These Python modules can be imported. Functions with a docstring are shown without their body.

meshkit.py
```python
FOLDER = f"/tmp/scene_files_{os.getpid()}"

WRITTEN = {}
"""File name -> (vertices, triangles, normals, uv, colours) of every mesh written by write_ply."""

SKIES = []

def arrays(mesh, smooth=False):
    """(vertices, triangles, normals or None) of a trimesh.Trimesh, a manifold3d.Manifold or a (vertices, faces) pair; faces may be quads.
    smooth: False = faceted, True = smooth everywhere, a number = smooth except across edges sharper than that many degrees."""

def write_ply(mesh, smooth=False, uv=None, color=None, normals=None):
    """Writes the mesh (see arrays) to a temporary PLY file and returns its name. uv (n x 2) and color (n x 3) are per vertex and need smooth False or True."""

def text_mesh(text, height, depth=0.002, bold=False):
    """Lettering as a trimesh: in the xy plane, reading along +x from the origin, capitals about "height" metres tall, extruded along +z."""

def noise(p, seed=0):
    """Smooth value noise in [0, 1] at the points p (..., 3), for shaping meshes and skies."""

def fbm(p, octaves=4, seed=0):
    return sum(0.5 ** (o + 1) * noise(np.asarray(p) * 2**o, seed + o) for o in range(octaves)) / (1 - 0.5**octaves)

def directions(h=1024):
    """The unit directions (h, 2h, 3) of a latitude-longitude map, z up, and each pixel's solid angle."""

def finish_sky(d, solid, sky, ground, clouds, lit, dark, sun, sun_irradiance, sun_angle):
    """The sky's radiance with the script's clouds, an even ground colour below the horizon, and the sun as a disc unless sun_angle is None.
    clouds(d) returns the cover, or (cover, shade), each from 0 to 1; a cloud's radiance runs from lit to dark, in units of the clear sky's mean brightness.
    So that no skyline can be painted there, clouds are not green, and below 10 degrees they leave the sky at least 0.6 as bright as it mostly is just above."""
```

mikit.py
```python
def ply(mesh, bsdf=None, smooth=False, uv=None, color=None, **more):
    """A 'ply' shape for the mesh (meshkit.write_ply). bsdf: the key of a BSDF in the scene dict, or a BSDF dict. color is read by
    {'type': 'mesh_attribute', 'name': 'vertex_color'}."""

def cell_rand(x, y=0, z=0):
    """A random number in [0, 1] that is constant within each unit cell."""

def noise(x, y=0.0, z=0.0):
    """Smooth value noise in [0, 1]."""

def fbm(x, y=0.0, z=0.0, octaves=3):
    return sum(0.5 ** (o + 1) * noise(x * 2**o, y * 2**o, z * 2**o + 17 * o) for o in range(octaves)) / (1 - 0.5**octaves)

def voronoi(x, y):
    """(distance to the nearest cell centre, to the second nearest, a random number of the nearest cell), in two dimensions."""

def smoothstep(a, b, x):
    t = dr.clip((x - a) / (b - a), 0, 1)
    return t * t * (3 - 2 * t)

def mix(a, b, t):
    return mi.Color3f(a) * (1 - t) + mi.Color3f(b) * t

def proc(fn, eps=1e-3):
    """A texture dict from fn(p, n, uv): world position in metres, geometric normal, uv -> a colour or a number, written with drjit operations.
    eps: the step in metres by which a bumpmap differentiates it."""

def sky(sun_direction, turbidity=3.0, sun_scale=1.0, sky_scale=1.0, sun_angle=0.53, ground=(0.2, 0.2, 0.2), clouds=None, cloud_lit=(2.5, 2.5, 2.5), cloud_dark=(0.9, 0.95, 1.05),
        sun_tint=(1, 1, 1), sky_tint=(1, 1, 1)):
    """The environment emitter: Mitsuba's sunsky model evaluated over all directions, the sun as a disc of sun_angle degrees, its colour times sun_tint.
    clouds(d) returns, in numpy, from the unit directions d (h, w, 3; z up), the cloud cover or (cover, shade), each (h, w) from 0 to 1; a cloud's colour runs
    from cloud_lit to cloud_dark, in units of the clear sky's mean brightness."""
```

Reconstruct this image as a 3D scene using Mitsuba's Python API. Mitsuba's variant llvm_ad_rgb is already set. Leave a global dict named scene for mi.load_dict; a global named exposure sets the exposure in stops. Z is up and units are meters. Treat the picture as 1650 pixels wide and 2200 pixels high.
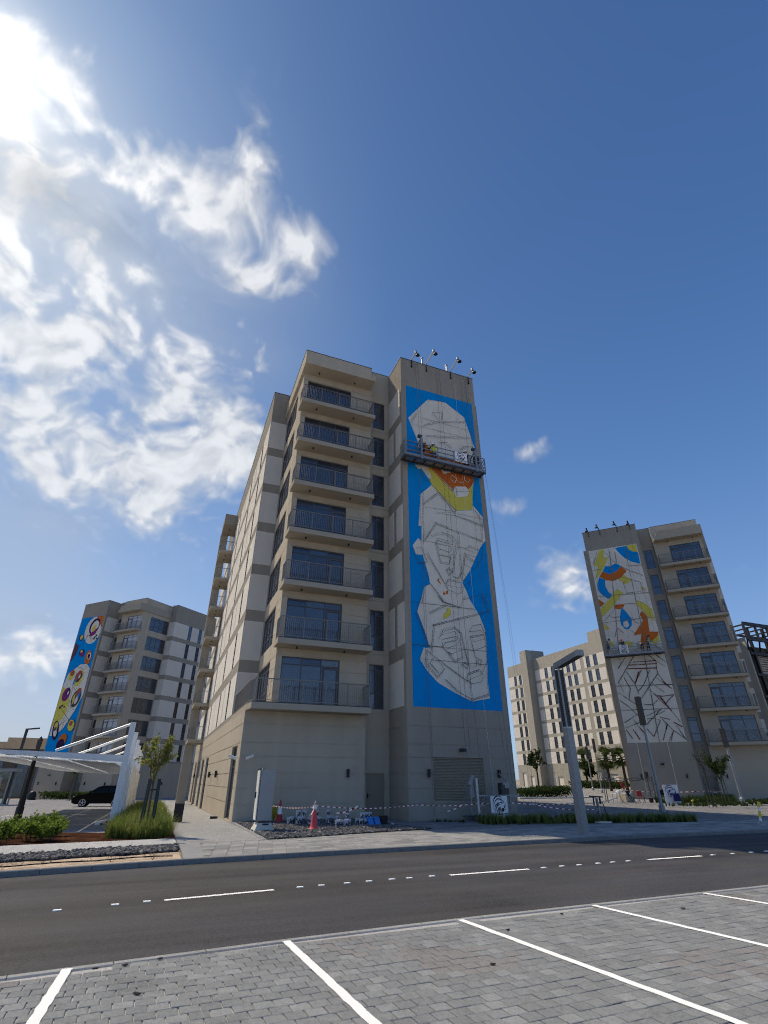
import math, random
import numpy as np, trimesh, manifold3d
import mitsuba as mi, drjit as dr
import mikit, meshkit
from mikit import noise, fbm, cell_rand, smoothstep, mix, proc
from shapely.geometry import Polygon, box as sbox
from shapely.ops import unary_union
random.seed(7); rng = np.random.default_rng(7)
T = mi.ScalarTransform4f

# ------------------------------------------------------------------ camera, sky, exposure
exposure = 1.7
YAW, PIT, ROL = math.radians(21.76), math.radians(28.007), math.radians(0.135)
CAM = np.array([0, 0, 1.753])
FW = np.array([math.sin(YAW)*math.cos(PIT), math.cos(YAW)*math.cos(PIT), math.sin(PIT)])
RT = np.array([math.cos(YAW), -math.sin(YAW), 0.0]); UP0 = np.cross(RT, FW)
UP = math.cos(ROL)*UP0 - math.sin(ROL)*RT
scene, labels, used = {'type': 'scene'}, {}, set()
scene['camera'] = {'type': 'perspective', 'fov': 2*math.degrees(math.atan(825/1082.25)), 'fov_axis': 'x', 'near_clip': 0.1, 'far_clip': 3000.0,
    'to_world': T().look_at(origin=CAM.tolist(), target=(CAM+FW).tolist(), up=UP.tolist())}
def azel(a, e):
    a, e = math.radians(a), math.radians(e)
    return np.array([math.sin(a)*math.cos(e), math.cos(a)*math.cos(e), math.sin(e)])
SUN = azel(-38.6, 52.6)

CLOUD_BANKS = [(-37.5,57.3,3.4,2.5,.5),(-29.7,57.5,2,3.7,.35),(-27.8,49.3,4.9,2.6,.95),(-22.7,52,3,2.1,.6),(-16.2,53.9,6.9,3.2,.7),(-8.7,55.9,4,3.3,.9),(-2.9,59.6,1.9,4.1,.75),(-18.7,56.6,2.3,2.1,.45),(7.9,54.5,2.8,3.2,.85),(-1.1,50,4.4,2,.85),(-14.8,47.7,2.4,1.4,.6),
    (-22.8,43.6,5.6,3.5,.7),(-19.9,40.8,5.8,5.4,1),(-23.4,36.9,4.7,4.9,.9),(-26.5,44.8,4.9,2.2,.7),(-4.1,40.4,5.6,5.2,1),(-7.3,35.2,3.1,2.8,.75),(5.5,42.8,2.5,2.9,.4),(-19.7,30.2,4,3.4,1),(-15.6,27.5,4.3,3.6,.9),(-10.1,29.1,5.2,3.3,1),(-5.7,25.7,2.7,2.9,.8),(-1,32.7,5.3,4.5,1),(3.9,34.5,4.5,3,.95),(-12.4,24.2,4.9,2.3,.5),
    (41.7,33.3,2.9,1.2,.75),(37.3,27.7,2.5,1,.6),(43.2,19.4,2.7,2.9,.95),(-13.6,11.8,3.3,2.1,.5),(-9.7,10.2,4.3,2.1,.6),(-14,8.5,4.2,2.4,.6),(-4.7,21.5,6.9,2.4,.25),(-.9,24.6,3.8,2.5,.3),
    (-55,45,14,9,.9),(-75,30,16,8,.8),(-50,22,12,7,.8),(-110,40,18,10,.7),(150,35,16,8,.6),(100,25,14,6,.5),(-160,50,18,10,.6)]
def clouds(d):
    """Broken cumulus: banks given by azimuth and elevation, torn into wisps by noise; brightest towards the sun."""
    q = d/(.55+.45*np.maximum(d[..., 2:3], 0.0))
    w = np.stack([meshkit.fbm(q*7+31*k, 3, 3+k) for k in range(3)], -1)-.5
    f = meshkit.fbm(q*9 + 1.1*w, 5, 21); fine = meshkit.fbm(q*32 + 4.5*w + 5, 6, 5); thin = meshkit.fbm(q*np.array([3., 3., 3.])+9, 4, 8)
    az = np.degrees(np.arctan2(d[..., 0], d[..., 1])); el = np.degrees(np.arcsin(np.clip(d[..., 2], -1, 1)))
    bank = np.zeros(az.shape)
    for a, e, ra, re, s in CLOUD_BANKS:
        da = ((az-a+180) % 360-180)*np.cos(np.radians(el))
        bank = bank + s*np.exp(-.9*((da/ra)**2 + ((el-e)/re)**2))
    bank = np.minimum(bank, 1.15)
    fld = 1.05*bank + 1.45*(f-.5) + 1.3*(fine-.5) - .30
    cover = np.clip(fld/.95, 0, 1)**1.15*np.clip(bank*3.5, 0, 1)
    azw = (az+180) % 360-180; left = np.clip((22-azw)/45, 0, 1)*np.clip((azw+130)/60, 0, 1)
    veil = left*(.10+.52*np.clip((thin-.3)*2.4, 0, 1)*np.clip(bank+.45, 0, 1))*np.clip((66-el)/16, 0, 1)
    ang = np.degrees(np.arccos(np.clip(d @ SUN, -1, 1))); glow = np.exp(-(ang/(3.5+6*(f-.5)))**2); halo = np.exp(-(ang/15.)**2)
    hz = (.55+.45*left)*np.exp(-np.maximum(el, 0)/9.)+.42*(.16+1.0*left)*np.exp(-(np.maximum(el, 0)/24.)**2)
    cover = np.clip(np.maximum(cover*.84, veil), 0, 1)
    cover = np.clip(cover + .95*glow*np.clip(.55+1.5*(fine-.35), 0, 1) + .11*halo + .75*hz*(1-cover), 0, .97)
    shade = .86 - .28*np.clip((fld-.1)*1.2, 0, 1)*np.clip(.5+2.*(fine-.4), 0, 1) - 1.0*glow - .25*halo
    dark = np.exp(-.9*((((az+28.5))*np.cos(np.radians(el))/6.5)**2 + ((el-49.0)/2.6)**2)); shade = shade + .5*dark*np.clip(fine*1.6-.2, 0, 1) + .14*np.clip(1-(fld-.1)*1.1, 0, 1)*np.clip(bank*1.4-.3, 0, 1)*np.clip((fine-.35)*3, 0, 1); cover = np.maximum(cover, .8*dark*np.clip(fine*1.8-.1, 0, 1))
    return cover, np.clip(shade, 0, 1)
scene['sky'] = mikit.sky(SUN.tolist(), turbidity=2.8, sun_scale=0.86, sky_scale=1.0, ground=(.2, .19, .17), clouds=clouds, cloud_lit=(5.6, 5.5, 5.35), cloud_dark=(1.12, 1.24, 1.40), sky_tint=(.76, .97, 1.17), sun_tint=(.97, .98, .98))

# ------------------------------------------------------------------ bookkeeping
def fresh(name):
    if name not in used: used.add(name); return name
    i = 1
    while f'{name}_{i:03d}' in used: i += 1
    k = f'{name}_{i:03d}'; used.add(k); return k
_cnt = {}
def fresh_fast(name):
    n = _cnt.get(name, 0); _cnt[name] = n+1
    k = name if n == 0 else f'{name}_{n:03d}'; used.add(k); return k
def thing(name, label, cat, group=None):
    k = fresh(name); labels[k] = {'label': label, 'category': cat}
    if group: labels[k]['group'] = group
    return k
def put(name, mesh, mat, parent=None, smooth=False, kind=None, label=None, **kw):
    if isinstance(mesh, MB): mesh = mesh.mesh()
    k = fresh(name) if parent is None else fresh_fast(parent + '__' + name)
    scene[k] = mikit.ply(mesh, 'm_'+mat, smooth=smooth, **kw)
    if kind or label:
        labels[k] = {}
        if kind: labels[k]['kind'] = kind
        if label: labels[k]['label'] = label
    return k
def solo(name, mesh, mat, label, cat, group=None, smooth=False):
    k = put(name, mesh, mat, smooth=smooth); labels[k] = {'label': label, 'category': cat}
    if group: labels[k]['group'] = group
    return k
def struct(name, mesh, mat, label=None, smooth=False): return put(name, mesh, mat, smooth=smooth, kind='structure', label=label)
BOXF = np.array([[0,3,2],[0,2,1],[4,5,6],[4,6,7],[0,1,5],[0,5,4],[1,2,6],[1,6,5],[2,3,7],[2,7,6],[3,0,4],[3,4,7]])
def unit(v): v = np.asarray(v, float); return v/np.linalg.norm(v)
class MB:
    """Collects shapes into one mesh."""
    def __init__(s, tf=None): s.v, s.f, s.n, s.tf = [], [], 0, tf
    def add(s, v, f):
        s.v.append(np.asarray(v, float)); s.f.append(np.asarray(f, int)+s.n); s.n += len(v); return s
    def box(s, x0, y0, z0, x1, y1, z1):
        return s.add([[x0,y0,z0],[x1,y0,z0],[x1,y1,z0],[x0,y1,z0],[x0,y0,z1],[x1,y0,z1],[x1,y1,z1],[x0,y1,z1]], BOXF)
    def beam(s, p, q, w, h=None, up=(0,0,1)):
        h = h or w; p, q = np.asarray(p, float), np.asarray(q, float); d = unit(q-p)
        a = np.cross(d, up)
        if np.linalg.norm(a) < 1e-6: a = np.cross(d, (0,1,0))
        a = unit(a); b = np.cross(a, d); c = [-a*w/2-b*h/2, a*w/2-b*h/2, a*w/2+b*h/2, -a*w/2+b*h/2]
        return s.add([p+x for x in c]+[q+x for x in c], BOXF)
    def tube(s, p, q, r0, r1=None, n=8):
        r1 = r0 if r1 is None else r1; p, q = np.asarray(p, float), np.asarray(q, float); d = unit(q-p)
        a = unit(np.cross(d, (0,0,1) if abs(d[2]) < .95 else (1,0,0))); b = np.cross(d, a)
        t = np.arange(n)*2*math.pi/n; ring = np.cos(t)[:,None]*a + np.sin(t)[:,None]*b
        v = np.vstack([p+ring*r0, q+ring*r1, [p], [q]]); f = []
        for i in range(n):
            j = (i+1) % n; f += [[i,j,n+j],[i,n+j,n+i],[2*n,j,i],[2*n+1,n+i,n+j]]
        return s.add(v, f)
    def path(s, pts, r, n=6):
        for a, b in zip(pts[:-1], pts[1:]): s.tube(a, b, r, r, n)
        return s
    def lathe(s, prof, c, n=16):
        t = np.arange(n)*2*math.pi/n; v = []; f = []
        for r, z in prof: v += [[c[0]+r*math.cos(x), c[1]+r*math.sin(x), c[2]+z] for x in t]
        m = len(prof)
        for k in range(m-1):
            for i in range(n):
                j = (i+1) % n; f += [[k*n+i,k*n+j,(k+1)*n+j],[k*n+i,(k+1)*n+j,(k+1)*n+i]]
        return s.add(v, f)
    def quad(s, a, b, c, d): return s.add([a,b,c,d], [[0,1,2],[0,2,3]])
    def tm(s, m): return s.add(m.vertices, m.faces)
    def sph(s, c, r, sub=1, sc=(1,1,1)):
        m = trimesh.creation.icosphere(sub, r); return s.add(m.vertices*np.array(sc)+np.array(c), m.faces)
    def prism(s, pts, z0, z1):
        m = trimesh.creation.extrude_polygon(Polygon(pts), z1-z0, engine='earcut'); return s.add(m.vertices+[0,0,z0], m.faces)
    def plane(s, poly, axis, at, thick):
        """Extrude a polygon in the (x,z) plane at y=at (axis 'y') or the (y,z) plane at x=at (axis 'x')."""
        for g in getattr(poly, 'geoms', [poly]):
            if g.is_empty or g.area < 1e-5: continue
            m = trimesh.creation.extrude_polygon(g, abs(thick), engine='earcut'); u, v, w = m.vertices.T
            w = at + (w if thick > 0 else -w)
            s.add(np.stack([u, w, v] if axis == 'y' else [w, u, v], -1), m.faces)
        return s
    def mesh(s):
        v = np.vstack(s.v); f = np.vstack(s.f)
        if s.tf is not None: v = s.tf(v)
        m = trimesh.Trimesh(v, f, process=False)
        return m
def gz(x, y):
    """The ground: level at the road, easing down to the left rear and up to the right rear."""
    x, y = np.asarray(x, float), np.asarray(y, float)
    return -.0113*np.clip(y-24, 0, 90)*np.clip((34-x)/30, 0, 1) + .0065*np.clip(x-38, 0, 60)

# ------------------------------------------------------------------ materials
def bs(k, d): scene['m_'+k] = d; return k
def tw(b): return {'type': 'twosided', 'b': b}
def rgb(c): return {'type': 'rgb', 'value': list(map(float, c))}
def flat(k, c, r=.6, metal=0., spec=.4): return bs(k, tw({'type': 'principled', 'base_color': rgb(c), 'roughness': r, 'metallic': metal, 'specular': spec}))
def stucco(k, c, amp=.12, streak=.13):
    def fn(p, n, uv):
        g = .5*noise(p.x*24, p.y*24, p.z*24) + .5*noise(p.x*60, p.y*60, p.z*60)
        b = fbm(p.x*.45, p.y*.45, p.z*.32, 4); s = fbm(p.x*2.6+p.y*2.6, 3., p.z*.16, 3)
        v = 1 + amp*(g-.5)*1.2 + amp*1.5*(b-.5) + streak*(s-.5)*1.6
        return mi.Color3f(*c)*v
    return bs(k, tw({'type': 'diffuse', 'reflectance': proc(fn)}))
stucco('beige_wall', (.445, .40, .322)); stucco('taupe_wall', (.31, .287, .245)); stucco('white_wall', (.66, .63, .565), .05, .05)
stucco('slab_paint', (.38, .345, .28), .08, .05); stucco('sand_wall', (.36, .34, .29)); stucco('hall_wall', (.56, .44, .29)); stucco('dark_wall', (.10, .095, .085))
flat('window_frame', (.075, .08, .095), .45); flat('black_metal', (.012, .012, .014), .5); flat('dark_metal', (.05, .052, .058), .45, .3)
flat('rail_metal', (.20, .19, .18), .45, .3); flat('grey_metal', (.27, .28, .29), .42, .6); flat('galv', (.42, .44, .46), .4, .7)
flat('white_metal', (.74, .75, .74), .4); flat('lamp_post_grey', (.25, .265, .28), .42, .35); flat('plinth_concrete', (.47, .46, .42), .9)
flat('cabinet_paint', (.62, .63, .57), .5); flat('cabinet_grey', (.28, .30, .31), .5); flat('door_paint', (.235, .21, .165), .5); flat('shutter_paint', (.36, .325, .255), .45)
flat('dark_inside', (.012, .013, .016), .9); flat('curtain', (.30, .31, .33), .9)
flat('rope', (.11, .11, .11), .8); flat('rope_light', (.5, .52, .55), .8); flat('road_paint', (.78, .79, .77), .75)
flat('cone_red', (.40, .018, .022), .5); flat('cone_faded', (.62, .075, .10), .6); flat('reflective_white', (.78, .78, .78), .4)
flat('tape_red', (.30, .03, .03), .6); flat('tape_white', (.8, .8, .78), .6); flat('yellow_plastic', (.75, .52, .03), .5); flat('yellow_cloth', (.50, .46, .07), .9)
flat('blue_plastic', (.02, .20, .62), .5); flat('pail_white', (.50, .52, .56), .5); flat('print_dark', (.03, .04, .06), .7); flat('sign_white', (.72, .74, .76), .55)
flat('print_black', (.015, .017, .022), .7); flat('red_paint', (.42, .03, .025), .6); flat('skin', (.30, .17, .11), .6); flat('cloth_dark', (.02, .021, .03), .95); flat('cloth_navy', (.015, .02, .10), .95)
flat('cloth_grey', (.17, .17, .18), .95); flat('hivis', (.62, .66, .05), .9); flat('helmet_white', (.8, .8, .79), .35); flat('cap_red', (.5, .04, .03), .8); flat('denim', (.05, .07, .13), .95)
for k, c in dict(art_w=(.70, .665, .585), art_w2=(.70, .69, .65), art_b=(.004, .255, .66), art_o=(.52, .135, .025), art_o2=(.50, .16, .05), art_y=(.60, .53, .10), art_y2=(.62, .47, .12), art_k=(.07, .065, .062),
        art_g=(.22, .215, .205), art_r=(.13, .018, .025), art_r2=(.38, .09, .06), art_n=(.03, .012, .055), art_n2=(.10, .05, .08), art_p=(.19, .03, .16)).items():
    if k in ('art_w', 'art_b'):
        bs(k, tw({'type': 'diffuse', 'reflectance': proc(lambda p, n, uv, c=c: mi.Color3f(*c)*(1 + .16*(fbm(p.x*.9, p.y*.9, p.z*.7, 4)-.5) + .10*(fbm(p.x*9, p.y*9, p.z*1.2, 2)-.5)))}))
    else: flat(k, c, .85, 0, .15)
flat('car_paint', (.0015, .0015, .002), .4, 0, .12); flat('car_glass', (.004, .004, .005), .15, 0, .25); flat('tyre', (.012, .012, .012), .9); flat('rim', (.5, .5, .52), .3, .9); flat('lamp_glass', (.7, .72, .75), .15)
bs('pane', tw({'type': 'blendbsdf', 'weight': .12, 'a': {'type': 'principled', 'base_color': rgb((.010, .014, .022)), 'roughness': .25, 'specular': .5},
    'b': {'type': 'roughconductor', 'material': 'none', 'alpha': .03, 'specular_reflectance': rgb((.52, .60, .73))}}))
bs('shelter_glass', {'type': 'thindielectric', 'specular_transmittance': rgb((.55, .78, .74))})
bs('pane_pale', tw({'type': 'blendbsdf', 'weight': .16, 'a': {'type': 'diffuse', 'reflectance': rgb((.42, .43, .46))}, 'b': {'type': 'roughconductor', 'material': 'none', 'alpha': .03, 'specular_reflectance': rgb((.6, .66, .76))}}))
bs('pane_deep', tw({'type': 'blendbsdf', 'weight': .10, 'a': {'type': 'principled', 'base_color': rgb((.02, .023, .028)), 'roughness': .3, 'specular': .4}, 'b': {'type': 'roughconductor', 'material': 'none', 'alpha': .03, 'specular_reflectance': rgb((.55, .62, .75))}}))
bs('pane_dark', tw({'type': 'principled', 'base_color': rgb((.010, .012, .017)), 'roughness': .08, 'specular': .45}))
def asphalt(p, n, uv):
    g = noise(p.x*90, p.y*90); g2 = noise(p.x*38, p.y*38); b = fbm(p.x*.5, p.y*1.4, 0., 4); tr = fbm(p.x*.09, p.y*2.2, 3., 3)
    v = .046*(1 + .55*(g-.5) + .3*(g2-.5) + .45*(b-.5) + .75*(tr-.5) - .13*smoothstep(.6, .72, fbm(p.x*.35+4, p.y*.5, 7., 4)))
    warm = smoothstep(.45, .7, fbm(p.x*.4+9, p.y*.8, 0., 3))
    return mi.Color3f(v*(.97+.05*warm), v*(1.0+.02*warm), v*(1.09-.05*warm))
bs('asphalt', tw({'type': 'bumpmap', 'arbitrary': proc(lambda p, n, uv: noise(p.x*70, p.y*70)), 'scale': .004, 'b': {'type': 'principled', 'base_color': proc(asphalt), 'roughness': .82, 'specular': .3}}))
def paver(k, c):
    def fn(p, n, uv):
        g = noise(p.x*150, p.y*150, p.z*150); g2 = noise(p.x*45, p.y*45); b = fbm(p.x*3.1, p.y*3.1, 0., 3); st = smoothstep(.62, .8, fbm(p.x*1.1+20, p.y*1.1, 0., 4))
        return mi.Color3f(*c)*(1 + .34*(g-.5) + .22*(g2-.5) + .16*(b-.5) - .13*st)
    return bs(k, tw({'type': 'diffuse', 'reflectance': proc(fn)}))
PV = [paver('paver_a', (.228, .243, .248)), paver('paver_b', (.203, .216, .221)), paver('paver_c', (.258, .274, .279)), paver('paver_d', (.224, .224, .224)), paver('paver_e', (.216, .230, .235))]
TL = [paver('tile_a', (.31, .32, .32)), paver('tile_b', (.235, .245, .245)), paver('tile_c', (.275, .28, .278)), paver('tile_d', (.20, .21, .215))]
paver('joint_sand', (.40, .405, .40)); paver('concrete', (.40, .405, .40)); paver('kerb_stone', (.22, .225, .225)); paver('footpath_block', (.40, .415, .42)); paver('edge_block', (.27, .28, .29))
def bricks(k, c, sx, sy, j=.06, var=.25, jc=.7):
    def fn(p, n, uv):
        r = dr.floor(p.y/sy); x = p.x/sx + .5*(r - 2*dr.floor(r/2)); fx = x-dr.floor(x); fy = p.y/sy-r
        e = dr.minimum(dr.minimum(fx, 1-fx), dr.minimum(fy, 1-fy)); m = smoothstep(.01, j, e)
        v = (1-var/2 + var*cell_rand(x, r)) * (1 + .3*(noise(p.x*60, p.y*60)-.5) + .35*(fbm(p.x*.7, p.y*.7, 0., 4)-.5))
        return mi.Color3f(*c)*v*(jc + (1-jc)*m)
    return bs(k, tw({'type': 'diffuse', 'reflectance': proc(fn)}))
bricks('walk_blocks', (.31, .318, .318), .21, .105); bricks('plaza_blocks', (.20, .205, .21), .42, .28, .05, .4); bricks('lot_blocks', (.25, .26, .28), .22, .11); bricks('far_blocks', (.24, .245, .25), .5, .3, .05, .3)
def soil(k, c, a=.5):
    def fn(p, n, uv): return mi.Color3f(*c)*(1 + a*(fbm(p.x*2.5, p.y*2.5, 0., 4)-.5)*1.6 + a*(noise(p.x*40, p.y*40)-.5))
    return bs(k, tw({'type': 'diffuse', 'reflectance': proc(fn)}))
soil('desert', (.34, .29, .22)); soil('sand', (.42, .345, .265)); soil('mulch', (.055, .027, .018), .9); soil('gravel_base', (.05, .052, .056)); soil('soil_dark', (.045, .036, .03))
GV = [flat('stone_a', (.075, .08, .086), .8), flat('stone_b', (.14, .145, .15), .8), flat('stone_c', (.045, .048, .054), .8), flat('stone_d', (.25, .25, .245), .8)]
def leaf(k, c, t=.5): return bs(k, {'type': 'principledthin', 'base_color': rgb(c), 'roughness': .5, 'diff_trans': t*2, 'spec_trans': 0., 'eta': 1.4})
leaf('leaf_bush', (.13, .20, .035)); leaf('leaf_bush_b', (.20, .27, .06)); leaf('grass_a', (.15, .20, .05)); leaf('grass_b', (.23, .25, .085)); leaf('leaf_olive', (.27, .25, .085)); leaf('leaf_dark', (.045, .07, .025)); leaf('leaf_palm', (.06, .085, .03)); leaf('leaf_yellow', (.42, .38, .06))
flat('bark', (.12, .095, .07), .95); flat('bark_dark', (.045, .038, .032), .95); flat('stake', (.03, .045, .05), .8)

# ------------------------------------------------------------------ ground
def strip_curve(xs, near, far, z0, z1=None, cell=None):
    """A sheet between two curves y=near(x) and y=far(x)."""
    m = MB(); z1 = z0 if z1 is None else z1
    v = []; 
    for x in xs: v += [[x, near(x), z0], [x, far(x), z1]]
    f = []
    for i in range(len(xs)-1): f += [[2*i, 2*i+2, 2*i+3], [2*i, 2*i+3, 2*i+1]]
    return m.add(v, f)
def curve(pts):
    px, py = zip(*pts); return lambda x: float(np.interp(x, px, py))
NEAR = curve([(-40, 3.4), (-20, 5.6), (-5, 7.55), (-1.2, 7.98), (1.9, 8.29), (4.6, 8.47), (7, 8.53), (9.8, 8.6), (12, 8.65), (25, 8.9), (90, 9.2)])
FARK = curve([(-40, 6.5), (-25, 10.0), (-12, 13.2), (-3, 15.1), (1, 15.78), (4, 16.08), (8, 16.3), (12, 16.55), (16, 16.68), (24, 16.55), (90, 16.5)])
MID = curve([(-12, 9.9), (-1, 11.3), (.5, 11.52), (2.5, 11.78), (5, 12.0), (8, 12.12), (12.5, 12.36), (16, 12.42), (25, 12.5), (90, 12.8)])
XS = np.concatenate([np.linspace(-40, -6, 12), np.linspace(-5, 28, 60), np.linspace(30, 90, 12)])
gx = np.concatenate([[-900, -400, -200, -120], np.linspace(-90, 130, 56), [200, 400, 900]]); gy = np.concatenate([[-300, -60, -20], np.linspace(0, 150, 51), [220, 400, 900]])
GX, GY = np.meshgrid(gx, gy); gv = np.stack([GX, GY, gz(GX, GY)-.16], -1).reshape(-1, 3); nx = len(gx)
gf = [[j*nx+i, j*nx+i+1, (j+1)*nx+i+1] for j in range(len(gy)-1) for i in range(nx-1)] + [[j*nx+i, (j+1)*nx+i+1, (j+1)*nx+i] for j in range(len(gy)-1) for i in range(nx-1)]
struct('ground', MB().add(gv, gf), 'desert', smooth=True)
def sheet(name, poly, mat, dz, label=None, step=3.0):
    """A flat area draped on the ground, as a grid clipped to the polygon."""
    P = Polygon(poly); x0, y0, x1, y1 = P.bounds; m = MB()
    ny = max(1, int(math.ceil((y1-y0)/step))); nxx = max(1, int(math.ceil((x1-x0)/(step*2))))
    for j in range(ny):
        for i in range(nxx):
            g = P.intersection(sbox(x0+(x1-x0)*i/nxx, y0+(y1-y0)*j/ny, x0+(x1-x0)*(i+1)/nxx, y0+(y1-y0)*(j+1)/ny))
            for q in getattr(g, 'geoms', [g]):
                if q.geom_type != 'Polygon' or q.area < 1e-6: continue
                v, f = trimesh.creation.triangulate_polygon(q, engine='earcut')
                m.add(np.c_[v, gz(v[:, 0], v[:, 1])+dz], f)
    return struct(name, m, mat, label)
ROADZ = -.10
struct('road', strip_curve(XS, lambda x: NEAR(x)-.1, lambda x: FARK(x)+.1, ROADZ), 'asphalt')
# far kerb: upstand stones, each its own piece
def kerb_run(parent, xs, line, w, z0, z1, mat, off=0.0):
    for a, b in zip(xs[:-1], xs[1:]):
        ya, yb = line(a)+off, line(b)+off; g = .006
        m = MB(); t = np.array([b-a, yb-ya]); t /= np.linalg.norm(t); nrm = np.array([-t[1], t[0]])
        p = [np.array([a, ya])+t*g, np.array([b, yb])-t*g]; c = .015
        q = []
        for z, o0, o1 in ((z0, 0, w), (z1-c, 0, w), (z1, c, w)):
            for P in p: q += [[*(P+nrm*o0), z], [*(P+nrm*o1), z]]
        f = [[0,2,6],[0,6,4],[4,6,10],[4,10,8],[8,10,11],[8,11,9],[1,5,7],[1,7,3],[5,9,11],[5,11,7],[0,4,5],[0,5,1],[4,8,9],[4,9,5],[2,3,7],[2,7,6],[6,7,11],[6,11,10]]
        m.add(q, f); put('kerbstone', m, mat, parent)
k = thing('kerb', '', 'kerb'); labels[k] = {'kind': 'structure'}
kerb_run(k, np.arange(-9, 28.1, 1.0), FARK, .15, ROADZ-.05, .015, 'kerb_stone')
put('far_run', strip_curve(np.linspace(28.1, 90, 30), FARK, lambda x: FARK(x)+.15, .015).tm(strip_curve(np.linspace(28.1, 90, 30), FARK, lambda x: FARK(x)+.001, ROADZ-.05, .015).mesh()), 'kerb_stone', k)
k = thing('flush_kerb', '', 'kerb'); labels[k] = {'kind': 'structure'}
kerb_run(k, np.arange(-3.1, 14.2, 1.01), NEAR, .11, ROADZ-.05, ROADZ+.018, 'tile_a', -.11)
# road markings
km = thing('road_marking', '', 'marking'); labels[km] = {'kind': 'structure'}
def mark_quad(p, q, w, z):
    p, q = np.array(p), np.array(q); t = unit(q-p); n = np.array([-t[1], t[0]])*w/2
    return MB().quad([*(p-n), z], [*(q-n), z], [*(q+n), z], [*(p+n), z])
for a, b in ((.51, 2.46), (6.4, 8.55), (12.48, 14.5), (18.4, 20.5), (24.4, 26.5), (30.4, 32.5)): put('long_dash', mark_quad((a, MID(a)), (b, MID(b)), .11, ROADZ+.004), 'road_paint', km)
for x in (-1.09, -.26, .23, 2.98, 3.42, 3.97, 4.46, 4.99, 5.4, 5.95, 9.0, 9.56, 10.11, 10.73, 11.23, 11.78, 14.95, 15.77, 16.56, 17.22, 21.2, 22.1, 23.0):
    put('road_stud', MB().box(x-.06, MID(x)-.04, ROADZ, x+.06, MID(x)+.04, ROADZ+.015), 'road_paint', km)
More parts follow.
